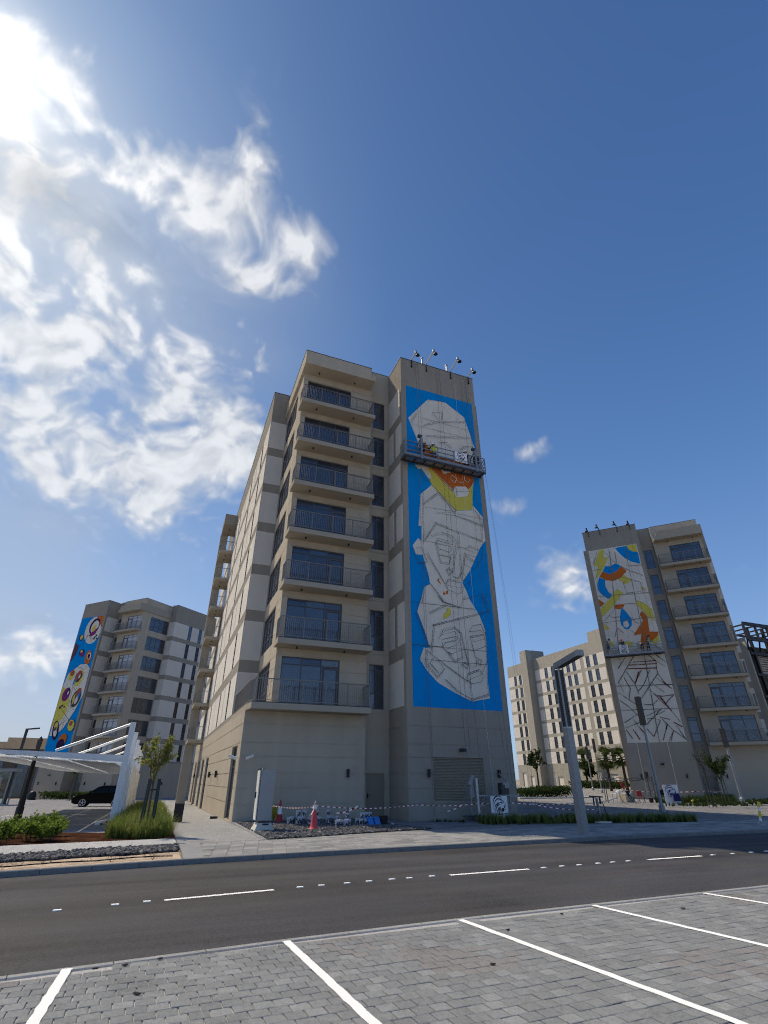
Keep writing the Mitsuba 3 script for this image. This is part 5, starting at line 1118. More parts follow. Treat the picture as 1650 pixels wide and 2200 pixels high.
def pail(x, y, z, r, h, lab, mat='pail_white', grp='white printed paint pails along the wall', square=False):
    t = thing('paint_pail', lab, 'pail', grp); a = random.uniform(0, 6)
    if square: put('can', MB().box(x-r, y-r*.8, z, x+r, y+r*.8, z+h), mat, t)
    else: put('can', MB().lathe([(.0, 0), (r*.92, 0), (r, h), (0, h)], (x, y, z), 14), mat, t, smooth=40)
    put('lid', MB().lathe([(r*1.04, h-.03), (r*1.06, h-.02), (r*1.06, h+.008), (0, h+.008)], (x, y, z), 14), 'pail_white', t, smooth=40)
    m = MB()
    for k in range(11):
        b = -1.57+random.uniform(-.9, .9); w = random.uniform(.12, .35); z0 = z+h*random.uniform(.1, .6); z1 = z0+h*random.uniform(.12, .3); R = r*1.012 if not square else r*1.3
        pts = [[x+R*math.cos(b+s*w), y+R*math.sin(b+s*w), zz] for s, zz in ((-1, z0), (1, z0), (1, z1), (-1, z1))]; m.quad(*pts)
    put('print', m, 'print_dark', t, kind='stuff')
ORDN = ['leftmost', 'second', 'third', 'fourth', 'fifth', 'sixth', 'seventh', 'eighth', 'ninth', 'tenth', 'eleventh', 'twelfth', 'rightmost']
for i in range(13):
    pail(5.75+.155*i+random.gauss(0, .02)+.35*(i > 9), 25.6+.28*(i % 3)-.05*i*0, 0, .105, .28, f'white printed paint pail standing on the gravel in the left row, {ORDN[i]} from the left')
for n_, (x, y, z) in enumerate(((6.22, 25.9, .28), (6.52, 26.05, .28), (6.99, 25.62, .28), (7.62, 25.9, .28))): pail(x, y, z, .10, .25, f'white printed paint pail stacked on top of the left row, {ORDN[n_]} upper one', grp='upper pails of the left row')
for x, y, z in ((7.42, 23.75, 0), (7.6, 23.8, 0), (7.78, 23.75, 0), (7.93, 24.1, 0), (7.5, 24.0, 0), (8.06, 24.2, 0)): pail(x, y, z, .095, .25, 'white paint pail with dark print in the middle pile on the gravel', grp='pails of the middle pile')
pail(8.0, 24.25, .23, .085, .24, 'single white paint pail stacked on top of the middle pile', grp=None)
for x, y, z in ((8.55, 24.5, 0), (8.7, 24.6, 0), (8.62, 24.2, 0), (8.85, 24.2, 0), (8.9, 24.65, 0), (8.72, 24.4, .22), (9.0, 24.65, .22), (9.2, 24.7, .22)): pail(x, y, z, .095, .25, 'white paint pail with dark print in the right pile beside the blue boxes', grp='pails of the right pile')
for x, lab in ((9.02, 'left of two bright blue plastic crates by the paint pails'), (9.33, 'right of two bright blue plastic crates by the paint pails')):
    t = thing('plastic_crate', lab, 'crate'); put('crate', MB().add([[x-.12, 23.95, .03], [x+.13, 23.95, .03], [x+.13, 24.3, .03], [x-.12, 24.3, .03], [x-.19, 23.98, .27], [x+.06, 23.98, .27], [x+.13, 24.35, .3], [x-.12, 24.35, .3]], BOXF), 'blue_plastic', t); put('lid', MB().box(x-.2, 23.97, .275, x+.08, 24.36, .31), 'blue_plastic', t)
t = thing('black_tub', 'black plastic tub at the right end of the paint pails', 'tub'); put('tub', MB().lathe([(0, 0), (.17, 0), (.21, .36), (.19, .36), (.16, .03), (0, .03)], (9.62, 24.1, 0), 16), 'black_metal', t, smooth=40); put('handle', MB().path([(9.62+.21*math.cos(a), 23.92, .34-.1*math.sin(a)) for a in np.linspace(0, 3.14, 8)], .01), 'dark_metal', t)
for x, y, lab in ((10.0, 23.95, 'small white block lying right of the black tub'), (6.62, 25.2, 'small white roller tray lying before the left row of pails')): solo('white_scrap', MB().box(x-.07, y-.05, 0, x+.07, y+.05, .06).box(x-.03, y-.03, .06, x+.05, y+.03, .075), 'pail_white', lab, 'scrap')
for x, y, lab in ((6.02, 25.3, 'short dark and silver spray can at the left end of the pails'), (7.45, 25.2, 'small silver can standing right of the faded cone'), (7.7, 25.0, 'small dark can standing right of the silver can')):
    t = thing('spray_can', lab, 'can'); put('can', MB().lathe([(0, 0), (.035, 0), (.035, .17), (.02, .19), (0, .19)], (x, y, .01), 12), 'galv', t, smooth=40); put('cap', MB().lathe([(.022, .18), (.022, .23), (0, .232)], (x, y, .01), 10), 'black_metal', t)
def litter_bin(x, y, lab, w=.42, h=.80, rz=0.0):
    t = thing('litter_bin', lab, 'bin'); z = float(gz(x, y)); c, s = math.cos(rz), math.sin(rz)
    tf = lambda v: np.stack([x+c*v[:, 0]-s*v[:, 1], y+s*v[:, 0]+c*v[:, 1], v[:, 2]+z], -1)
    put('body', MB(tf).box(-w/2, -w/2, .03, w/2, w/2, h-.06), 'black_metal', t); put('lid', MB(tf).box(-w/2-.01, -w/2-.01, h-.05, w/2+.01, w/2+.01, h), 'dark_metal', t); put('foot', MB(tf).box(-w/2+.04, -w/2+.04, 0, w/2-.04, w/2-.04, .03), 'dark_metal', t)
litter_bin(1.32, 30.25, 'black square litter bin on the walkway left of the middle building'); litter_bin(84.5, 94, 'black square litter bin before the sunlit cream block', .8, 1.5)
t = thing('floor_box', 'small black box lying on the walkway near the side wall', 'box'); put('box', MB().box(3.05, 32.4, gz(3, 32.4), 3.42, 32.6, gz(3, 32.4)+.10), 'black_metal', t); put('lid', MB().box(3.04, 32.39, gz(3, 32.4)+.10, 3.43, 32.61, gz(3, 32.4)+.115), 'dark_metal', t)
t = thing('marker_post', 'leaning white marker post with two yellow bands on the right pavement', 'bollard'); P0, P1 = np.array([25.72, 18.45, 0.0]), np.array([25.98, 18.45, .9])
put('post', MB().tube(P0, P1, .05, .05, 12), 'reflective_white', t); put('base', MB().lathe([(.13, 0), (.12, .05), (.06, .12), (.05, .16)], P0, 12), 'lamp_post_grey', t)
for a, b in ((.30, .58), (.76, 1.0)): put('yellow_band', MB().tube(P0+(P1-P0)*a, P0+(P1-P0)*b, .057, .057, 12), 'yellow_plastic', t)
t = thing('pipe_stand', 'grey pipe stand with a flat head and loose hose in the right grass strip', 'stand'); x, y = 19.9, 22.0
put('base', MB().lathe([(.42, 0), (.40, .05), (.1, .07), (0, .07)], (x, y, 0), 16), 'plinth_concrete', t); put('post', MB().beam([x-.05, y, .05], [x-.12, y, 1.0], .10, .08), 'grey_metal', t)
put('head', MB().beam([x-.5, y, 1.08], [x+.25, y, 1.05], .09, .06).beam([x-.32, y, .7], [x-.30, y, 1.05], .05).beam([x+.08, y, .75], [x+.08, y, 1.05], .06), 'dark_metal', t); put('brace', MB().beam([x+.0, y, .55], [x-.6, y, .1], .035), 'dark_metal', t)
put('hose', MB().path([(x+.02+.4*t_, y-.1, .8-.75*t_+.25*math.sin(t_*6)*(1-t_)) for t_ in np.linspace(0, 1, 14)]+[(x+.5, y-.15, .03), (x+.7, y-.2, .03)], .02, 6), 'black_metal', t)

# ------------------------------------------------------------------ lamps
t = thing('street_lamp', 'nearest grey street lamp with square post and bent top arm', 'street lamp'); lx, ly = 15.1, 17.75; a = math.radians(2); u, v = np.array([math.cos(a), math.sin(a), 0]), np.array([-math.sin(a), math.cos(a), 0]); c = np.array([lx, ly, 0])
def post(m, z0, z1, w, d=None, o=(0, 0)):
    d = d or w; q = c+u*o[0]+v*o[1]; m.add([*( [q+u*sx*w/2+v*sy*d/2+[0, 0, z0] for sx, sy in ((-1,-1),(1,-1),(1,1),(-1,1))] + [q+u*sx*w/2+v*sy*d/2+[0, 0, z1] for sx, sy in ((-1,-1),(1,-1),(1,1),(-1,1))])], BOXF); return m
put('base_plate', post(MB(), 0, .02, .5), 'lamp_post_grey', t); put('lower_post', post(MB(), .02, 3.62, .28), 'lamp_post_grey', t); put('collar', post(MB(), 3.62, 3.66, .285), 'galv', t)
m = MB()
for sx, sy in ((-1,-1),(1,-1),(1,1),(-1,1)): post(m, 3.66, 5.98, .05, .05, (sx*.12, sy*.12))
put('upper_post', m, 'lamp_post_grey', t); lm_ = put('light_module', post(MB(), 3.67, 5.9, .23), 'dark_metal', t)
m = MB()
for z in np.arange(3.75, 5.85, .08): post(m, z, z+.03, .25)
put('fins', m, 'black_metal', lm_, kind='stuff')
e = c+[-.78, -2.3, 6.1]; put('arm', MB().beam(c+[.05, .15, 6.08], e, .27, .22), 'lamp_post_grey', t); put('led_panel', MB().beam(c+[-.05, -.25, 5.96], e+[.02, .06, -.125], .2, .02), 'black_metal', t)
def slim_lamp(x, y, h, zb, lab, w=.20):
    t = thing('street_lamp', lab, 'street lamp'); z = float(gz(x, y)); put('post', MB().tube([x, y, z], [x, y, z+zb], w*.5, w*.42, 10).lathe([(w*.95, 0), (w*.9, .35), (w*.5, .5)], (x, y, z), 10), 'lamp_post_grey', t)
    hd = put('lamp_head', MB().box(x-w*.7, y-w*.7, z+zb, x+w*.7, y+w*.7, z+h), 'black_metal', t); m = MB()
    for q in np.arange(zb+.05, h-.05, .12): m.box(x-w*.76, y-w*.76, z+q, x+w*.76, y+w*.76, z+q+.05)
    put('fins', m, 'dark_metal', hd, kind='stuff')
slim_lamp(30.35, 28.02, 6.95, 5.1, 'slim street lamp with dark ribbed head before the unfinished lower mural'); slim_lamp(46.4, 34.31, 5.85, 4.3, 'slim street lamp with dark head before the right building balconies, rightmost lamp', .22)
slim_lamp(72.0, 80.5, 7.0, 5.0, 'slim dark lamp post standing before the sunlit cream block', .24); slim_lamp(60.6, 66, 7.2, 5.3, 'slim dark lamp post at the left edge of the right building', .2)
t = thing('street_lamp', 'slim black lamp post behind the clipped shrubs at the left', 'street lamp'); x, y = -5.52, 31.0; z = float(gz(x, y))
put('post', MB().tube([x, y, z], [x, y, z+1.1], .15, .13, 10).tube([x, y, z+1.1], [x, y, z+3.2], .10, .09, 10), 'black_metal', t); put('head', MB().tube([x, y, z+3.2], [x, y, z+3.52], .11, .12, 10).lathe([(.12, 0), (.03, .12), (0, .16)], (x, y, z+3.52), 10), 'black_metal', t); put('base', MB().tube([x, y, z], [x, y, z+.7], .17, .16, 10), 'black_metal', t)
t = thing('street_lamp', 'dark grey street lamp with a bent arm left of the blue abstract mural', 'street lamp'); x, y = -14.0, 70.0; z = float(gz(x, y))
put('post', MB().beam([x, y, z], [x, y, 6.5], .24), 'dark_metal', t); put('arm', MB().beam([x-.1, y, 6.55], [x+1.35, y-1.2, 6.62], .14), 'dark_metal', t); put('base_plate', MB().box(x-.3, y-.3, z, x+.3, y+.3, z+.04), 'dark_metal', t)

# ------------------------------------------------------------------ carport
CG = 'white carport frames left of the planting strip'
ys = [27.04, 32.1, 37.4, 42.6, 47.8, 53.0]
words = ['first', 'second', 'third', 'fourth', 'fifth', 'sixth']
for i, y in enumerate(ys):
    x = -1.38-.03*i; z = float(gz(x, y))
    t = thing('carport', f'white cantilever carport frame with slanting tie rods, {words[i]} from the front', 'carport')
    put('post', MB().box(x-.11, y-.17, z-.1, x+.11, y+.17, z+4.06), 'white_metal', t)
    put('base_gusset', MB().add([[x-.14, y-.02, z-.1], [x+.30, y-.02, z-.1], [x+.12, y-.02, z+2.5], [x-.1, y-.02, z+2.5], [x-.14, y+.02, z-.1], [x+.30, y+.02, z-.1], [x+.12, y+.02, z+2.5], [x-.1, y+.02, z+2.5]], BOXF), 'white_metal', t)
    put('cantilever_beam', MB().add([[-7.6, y-.09, z+2.78], [x, y-.09, z+2.45], [x, y+.09, z+2.45], [-7.6, y+.09, z+2.78], [-7.6, y-.09, z+2.90], [x, y-.09, z+2.72], [x, y+.09, z+2.72], [-7.6, y+.09, z+2.90]], BOXF), 'white_metal', t)
    for xe_ in (-4.15,): put('tie_rod', MB().tube([x-.08, y, z+3.98], [xe_, y, z+2.86], .055, n=10), 'white_metal', t)
    put('tie_rod', MB().tube([x-.08, y, z+3.72], [-7.2, y, z+2.9], .04, n=10), 'white_metal', t) if i % 2 and i > 3 else None
    if i < 5:
        y2 = ys[i+1]; z2 = float(gz(x, y2)); m = MB()
        for q, xx in enumerate(np.linspace(-7.4, -1.7, 7)):
            zz = 2.70-.05*q/2; put('purlin', MB().beam([xx, y+.1, z+zz+.06], [xx, y2-.1, z2+zz+.06], .06, .09), 'white_metal', t)
        for q in range(3):
            a, b = -7.4+1.9*q, -7.4+1.9*(q+1)-.05; za, zb_ = 2.78-.08*q, 2.66-.08*q
            put('roof_sheet', MB().add([[a, y+.12, z+za-.1], [b, y+.12, z+zb_-.1], [b, y2-.12, z2+zb_-.1], [a, y2-.12, z2+za-.1], [a, y+.12, z+za-.08], [b, y+.12, z+zb_-.08], [b, y2-.12, z2+zb_-.08], [a, y2-.12, z2+za-.08]], BOXF), 'white_metal', t)
        if i >= 1:
            for q in range(4):
                a, b = y+.25+(y2-y-.4)*q/4, y+.2+(y2-y-.4)*(q+1)/4; m = MB().box(x+.16, a, z+.35, x+.2, b, z+2.45)
                put('side_panel', m, 'white_metal', t)
t = thing('wheel_stop', 'low white wheel stop bar lying beside the front carport post', 'wheel stop'); put('bar', MB().beam([-2.12, 29.6, -.02], [-1.9, 31.9, -.04], .18, .12), 'white_metal', t); put('foot', MB().box(-2.25, 29.9, -.1, -1.9, 30.1, -.03).box(-2.1, 31.3, -.1, -1.8, 31.5, -.03), 'dark_metal', t)
for i, (x, y) in enumerate(((-5.2, 40.5), (-8.2, 41.0))): struct('bay_mark', MB().quad([x, y, gz(x, y)-.012], [x+1.5, y+.6, gz(x, y)-.012], [x+1.5, y+.75, gz(x, y)-.012], [x, y+.15, gz(x, y)-.012]), 'road_paint')

# ------------------------------------------------------------------ parked car
def car(x, y, rz, lab):
    t = thing('parked_car', lab, 'car'); z = float(gz(x, y))-.02; c, s = math.cos(rz), math.sin(rz)
    tf = lambda v: np.stack([x+c*v[:, 0]-s*v[:, 1], y+s*v[:, 0]+c*v[:, 1], v[:, 2]+z], -1)
    low = [(0, .35), (.02, .62), (.12, .78), (.55, .92), (1.15, 1.00), (1.55, 1.02), (4.35, 1.06), (4.5, .95), (4.55, .55), (4.5, .32), (4.2, .25), (3.95, .25), (.95, .25), (.3, .22)]
    def loft(prof, ws):
        m = MB(); n = len(prof); v = []
        for sgn in (-1, 1): v += [[px, sgn*w_, pz] for (px, pz), w_ in zip(prof, ws)]
        cap, f2 = trimesh.creation.triangulate_polygon(Polygon(prof), engine='earcut'); f = []
        for i in range(n): j = (i+1) % n; f += [[i, j, n+j], [i, n+j, n+i]]
        idx = [int(np.argmin(np.linalg.norm(np.array(prof)-q, axis=1))) for q in cap]; f += [[idx[a] for a in g] for g in f2]+[[n+idx[a] for a in g[::-1]] for g in f2]
        return m.add(v, f)
    b = loft(low, [.70, .80, .84, .88, .90, .90, .88, .84, .80, .78, .8, .85, .85, .72]); b.tf = tf; body = put('body', b, 'car_paint', t, smooth=35)
    g = loft([(1.1, 1.0), (1.95, 1.56), (2.3, 1.66), (3.95, 1.66), (4.4, 1.45), (4.5, 1.06)], [.86, .70, .68, .66, .64, .82]); g.tf = tf; put('cabin', g, 'car_paint', t, smooth=30)
    for sgn in (-1, 1):
        put('side_window', MB(tf).add([[1.55, sgn*.865, 1.06], [2.75, sgn*.875, 1.08], [2.75, sgn*.70, 1.52], [2.05, sgn*.715, 1.50]], [[0,1,2],[0,2,3]]), 'car_glass', t); put('side_window', MB(tf).add([[2.85, sgn*.875, 1.08], [4.1, sgn*.85, 1.10], [3.85, sgn*.695, 1.5], [2.85, sgn*.70, 1.52]], [[0,1,2],[0,2,3]]), 'car_glass', t)
        put('mirror', MB(tf).sph((1.62, sgn*.98, 1.08), .09, 1, (.8, 1.2, .8)), 'car_paint', t)
        put('headlight', MB(tf).add([[.06, sgn*.45, .72], [.03, sgn*.74, .68], [.35, sgn*.86, .78], [.40, sgn*.55, .88]], [[0,1,2],[0,2,3]]).sph((.14, sgn*.66, .75), .09, 1, (.9, 1.4, .6)), 'lamp_glass', t)
        put('taillight', MB(tf).box(4.42, sgn*.72-.09, .85, 4.52, sgn*.72+.09, 1.05), 'red_paint', t)
        for wx in (.92, 3.55):
            w = put('wheel', MB(tf).tube([wx, sgn*.64, .34], [wx, sgn*.89, .34], .345, n=22), 'tyre', t); m = MB(tf)
            for k in range(5):
                a = k*1.2566+.3
                for o in (-.14, .14): m.beam([wx, sgn*.905, .34], [wx+.245*math.cos(a+o), sgn*.905, .34+.245*math.sin(a+o)], .035, .02)
            for k in range(22): a, a2 = k*.2856, (k+1)*.2856; m.beam([wx+.25*math.cos(a), sgn*.90, .34+.25*math.sin(a)], [wx+.25*math.cos(a2), sgn*.90, .34+.25*math.sin(a2)], .03, .03)
            put('rim', m, 'rim', w)
    put('windscreen', MB(tf).add([[1.16, -.80, 1.045], [1.16, .80, 1.045], [1.93, .66, 1.515], [1.93, -.66, 1.515]], [[0,1,2],[0,2,3]]), 'car_glass', t); put('grille', MB(tf).box(-.01, -.4, .5, .03, .4, .66), 'dark_metal', t); put('number_plate', MB(tf).box(-.03, -.26, .42, -.005, .26, .53), 'sign_white', t); put('bonnet_highlight_trim', MB(tf).box(.1, -.45, .66, .14, .45, .69), 'rim', t)
car(-6.5, 58.3, math.radians(-4), 'black sport utility car parked beyond the white carport, facing left')
t = thing('glass_shelter', 'teal glazed shelter with grey frame at the far left edge', 'shelter'); X0, X1, Y0_, zz = -21.5, -13.4, 66.0, float(gz(-17, 66))
for x in np.linspace(X0, X1, 6):
    put('frame_post', MB().box(x-.06, Y0_-.06, zz, x+.06, Y0_+.06, zz+2.9), 'grey_metal', t); put('frame_post', MB().box(x-.06, Y0_+2.4, zz, x+.06, Y0_+2.5, zz+2.9), 'grey_metal', t)
put('roof', MB().box(X0-.3, Y0_-.5, zz+2.9, X1+.4, Y0_+2.8, zz+3.15), 'lamp_post_grey', t); put('rail', MB().box(X0, Y0_-.04, zz+.9, X1, Y0_+.04, zz+.96).box(X0, Y0_-.04, zz+.08, X1, Y0_+.04, zz+.16), 'grey_metal', t)
for a, b in zip(np.linspace(X0, X1, 6)[:-1], np.linspace(X0, X1, 6)[1:]): put('glass_panel', MB().quad([a+.07, Y0_, zz+.16], [b-.07, Y0_, zz+.16], [b-.07, Y0_, zz+2.85], [a+.07, Y0_, zz+2.85]), 'shelter_glass', t)
put('bench', MB().box(X0+1, Y0_+1.6, zz+.4, X1-1, Y0_+2.0, zz+.46).box(X0+1.2, Y0_+1.7, zz, X0+1.3, Y0_+1.9, zz+.4).box(X1-1.3, Y0_+1.7, zz, X1-1.2, Y0_+1.9, zz+.4), 'white_metal', t)
for x, lab in ((-11.8, 'short grey steel column standing before the glass shelter'), ): 
    solo('steel_column', MB().beam([-11.6, 54, gz(-11.6, 54)-.1], [-11.6, 54, 1.9], .26), 'grey_metal', lab, 'column')
struct('shelter_kerb', MB().box(X0-2, Y0_-1.6, zz-.2, X1+.8, Y0_-1.2, zz+.12), 'footpath_block')

# ------------------------------------------------------------------ plants
def shrub(name, cx, cy, rx, ry, h, n, mats, lab, seed, group=None, leafsize=.07, z=None):
    r = np.random.default_rng(seed); z = float(gz(cx, cy)) if z is None else z; t = thing(name, lab, 'shrub', group); st = MB(); L = [MB() for _ in mats]
    nst = max(6, n//90); tips = []
    for i in range(nst):
        a = r.uniform(0, 6.283); q = math.sqrt(r.uniform(0, 1)); p = np.array([cx+.35*rx*q*math.cos(a), cy+.35*ry*q*math.sin(a), z]); hh = h*(.65+.35*r.uniform())*(1-.35*q*q)
        e = np.array([cx+rx*q*math.cos(a), cy+ry*q*math.sin(a), z+hh]); st.tube(p, (p+e)/2+[0, 0, .1*h], .010, .007, 4); st.tube((p+e)/2+[0, 0, .1*h], e, .007, .003, 4); tips.append((p, e))
    for i in range(n):
        p, e = tips[r.integers(nst)]; u = r.uniform(.25, 1.02); c = p+(e-p)*u+[0, 0, .1*h*math.sin(math.pi*u)]+r.normal(0, .06, 3)*[1, 1, .8]
        a, b = r.uniform(0, 6.283), r.uniform(-.3, 1.2); d = np.array([math.cos(a)*math.cos(b), math.sin(a)*math.cos(b), math.sin(b)]); s = leafsize*r.uniform(.6, 1.25); w = unit(np.cross(d, r.normal(0, 1, 3)))*s*.36
        L[r.integers(len(mats))].add([c, c+d*s*.5+w, c+d*s, c+d*s*.5-w], [[0,1,2],[0,2,3]])
    put('stems', st, 'bark', t)
    for m, mat in zip(L, mats): put('foliage', m, mat, t, kind='stuff')
    return t
BG = 'glossy green shrubs in the left planter'
ORD = ['leftmost', 'second', 'third', 'fourth', 'fifth', 'sixth', 'seventh', 'eighth', 'ninth']
SHL = [f'bright green shrub in the front row of the mulch bed, {ORD[i]} from the left' for i in range(9)]+[f'bright green shrub in the rear row beside the car park, {ORD[i]} from the left' for i in range(4)]
cx_ = [(-9.0, 20.9), (-8.0, 21.3), (-7.1, 20.8), (-6.3, 21.6), (-5.5, 21.0), (-4.8, 21.9), (-4.1, 21.35), (-3.4, 22.3), (-2.85, 21.9), (-7.6, 22.8), (-6.0, 23.2), (-4.6, 23.4), (-3.3, 23.7)]
for i, (x, y) in enumerate(cx_): shrub('planter_shrub', x, y, .75, .6, .62+.12*((i*7) % 5)/5, 1500, ['leaf_bush', 'leaf_bush', 'leaf_bush_b'], SHL[i], 40+i, BG, .085)
def blades(poly, n, h0, h1, mats, seed, lab, name='ornamental_grass', tuft=14, spread=.22, w=.006, dens=None):
    r = np.random.default_rng(seed); P = Polygon(poly); x0, y0, x1, y1 = P.bounds; import shapely; ms = [MB() for _ in mats]
    V = [[] for _ in mats]; cs = np.c_[r.uniform(x0, x1, n*4), r.uniform(y0, y1, n*4)]
    if dens: cs[:, 1] = y0+(y1-y0)*r.uniform(0, 1, n*4)**dens
    cs = cs[shapely.contains_xy(P, cs[:, 0], cs[:, 1])][:n]
    for x, y in cs:
        z = float(gz(x, y))-.03; hh = r.uniform(h0, h1); g = r.integers(len(mats))
        for k in range(tuft):
            a = r.uniform(0, 6.283); lean = abs(r.normal(0, spread)); hb = hh*r.uniform(.6, 1.1); d = np.array([math.cos(a), math.sin(a)]); s = np.array([-d[1], d[0]])*w*r.uniform(.7, 1.6)
            b = np.array([x, y])+d*.03; m1 = b+d*lean*hb*.5; m2 = b+d*lean*hb*1.25
            V[g].append([[*(b-s), z], [*(b+s), z], [*(m1+s*.9), z+hb*.6], [*(m1-s*.9), z+hb*.6], [*m2, z+hb*(1-.35*lean)]])
    k = fresh(name); labels[k] = {'label': lab, 'kind': 'stuff'}
    for v, mat in zip(V, mats):
        v = np.array(v).reshape(-1, 3); m = len(v)//5; f = (np.array([[0,1,2],[0,2,3],[3,2,4]])[None]+5*np.arange(m)[:, None, None]).reshape(-1, 3); put('mass', MB().add(v, f), mat, k, kind='stuff')
blades([(-1.25, 22.3), (-.2, 21.6), (.5, 21.7), (.85, 22.3), (.85, 55), (-1.1, 55), (-1.2, 24)], 1700, .26, .80, ['grass_a', 'grass_a', 'grass_b'], 11, 'long soft green grass filling the strip between carport and walkway', dens=1.9, tuft=18, spread=.34)
blades([(13.9, 22.75), (16, 22.35), (20, 21.7), (24.6, 20.75), (25.0, 21.3), (23.4, 22.2), (18, 23.6), (14.4, 24.2)], 800, .18, .52, ['grass_a', 'leaf_dark', 'grass_b'], 12, 'long shaded green grass bed on the pavement right of the tower', tuft=18)
blades([(12.5, 25.4), (14.0, 24.0), (14.4, 24.9), (13, 25.8)], 40, .1, .2, ['leaf_dark'], 14, 'low weeds at the foot of the tower wall', tuft=8)
blades([(36, 33.6), (42.5, 31.2), (49, 33.2), (56, 37.8), (56, 38.3), (46, 36), (40, 35)], 420, .15, .35, ['leaf_dark'], 15, 'dark low ground cover in front of the right apartment building', tuft=14, w=.012)
blades([(40.5, 37.0), (46, 34.8), (60, 45), (58, 46), (47, 39), (42, 40)], 420, .35, .7, ['leaf_dark'], 16, 'dark hedge-like planting along the foot of the right building', tuft=16, w=.014)
def tree(name, lab, x, y, trunk_h, h, crown, n, mats, seed, stakes=0, leafs=.07, lean=(0, 0), bark='bark', group=None, r0=.045, zz=None):
    r = np.random.default_rng(seed); z = float(gz(x, y)) if zz is None else zz; t = thing(name, lab, 'tree', group); st = MB(); p = np.array([x, y, z-.05]); q = np.array([x+lean[0]*.4, y+lean[1]*.4, z+trunk_h]); st.tube(p, q, r0, r0*.8, 8); ends = []
    def grow(p, d, L, rad, lev):
        e = p+d*L; m = (p+e)/2+r.normal(0, .03*L, 3); st.tube(p, m, rad, rad*.85, 6); st.tube(m, e, rad*.85, rad*.6, 6)
        if lev == 0: ends.append((p, e)); return
        for k in range(3 if lev > 1 else 3):
            dd = unit(d+r.normal(0, .42, 3)+[0, 0, .12]); grow(p+(e-p)*r.uniform(.5, 1), dd, L*r.uniform(.55, .85), rad*.58, lev-1)
        ends.append((p, e))
    for k in range(4):
        a = k*1.57+r.uniform(-.4, .4); grow(q-[0, 0, trunk_h*.06*k], unit(np.array([math.cos(a)*crown*.5, math.sin(a)*crown*.5, (h-trunk_h)*.55])), (h-trunk_h)*.42, r0*.55, 2)
    put('trunk', st, bark, t); L = [MB() for _ in mats]
    cl = [ends[i] for i in r.permutation(len(ends))[:max(6, int(len(ends)*.62))]]
    for i in range(n):
        p_, e_ = cl[r.integers(len(cl))]; c = p_+(e_-p_)*r.uniform(.3, 1.1)+r.normal(0, .09*crown, 3); d = unit(r.normal(0, 1, 3)+[0, 0, -.5]); s = leafs*r.uniform(.6, 1.3); w = unit(np.cross(d, r.normal(0, 1, 3)))*s*.3
        L[r.integers(len(mats))].add([c, c+d*s*.5+w, c+d*s, c+d*s*.5-w], [[0,1,2],[0,2,3]])
    for m, mat in zip(L, mats):
        if m.n: put('crown', m, mat, t, kind='stuff')
    for k in range(stakes):
        a = k*2*math.pi/max(stakes, 1)+.6; b = np.array([x+.28*math.cos(a), y+.28*math.sin(a), z-.05]); e = b+[-.05*math.cos(a), -.05*math.sin(a), trunk_h*.98+.1]
        put('stake', MB().beam(b, e, .045), 'stake', t)
    if stakes: put('tie', MB().lathe([(.2, 0), (.21, .02), (.2, .04)], (x, y, z+trunk_h*.8), 8), 'stake', t)
    return t
tree('young_tree', 'young tree with thin yellow-green foliage tied to dark stakes in the grass strip', -.02, 22.6, 1.75, 3.75, .55, 1500, ['leaf_olive', 'leaf_olive', 'leaf_bush_b'], 21, 4, .10, (-.1, 0))
tree('young_tree', 'dark-leaved young tree on stakes before the right building, beside the slim lamp', 43.3, 33.4, 1.9, 4.4, 1.1, 1500, ['leaf_dark'], 22, 3, .16, r0=.05, bark='bark_dark')
tree('young_tree', 'nearly bare staked sapling left of the dark-leaved young tree', 38.9, 31.2, 2.1, 5.0, .5, 90, ['leaf_dark'], 23, 3, .14, r0=.04, bark='bark_dark')
tree('street_tree', 'slender dark street tree before the left part of the cream block', 82.3, 109.5, 3.2, 9.0, 1.1, 900, ['leaf_dark'], 24, 0, .5, r0=.22, bark='bark_dark')
tree('street_tree', 'thin dark tree at the right corner of the middle building far behind', 60, 92, 3, 8.5, 1.0, 900, ['leaf_dark'], 25, 0, .4, r0=.15, bark='bark_dark')
tree('street_tree', 'small dark broadleaf tree below the left palm crown', 84.5, 94.5, 1.8, 5.0, 1.0, 900, ['leaf_dark'], 26, 0, .5, r0=.15, bark='bark_dark')
tree('wall_tree', 'small tree in front of the recessed wall of the far left building', -9.8, 84, 2.5, 6.5, 1.3, 900, ['leaf_olive', 'leaf_dark'], 27, 2, .3, r0=.07)
tree('wall_tree', 'dark small tree right of the parked car roof near the far left building', -3.2, 80, 2.8, 6.0, 1.2, 900, ['leaf_dark'], 28, 2, .3, r0=.07)
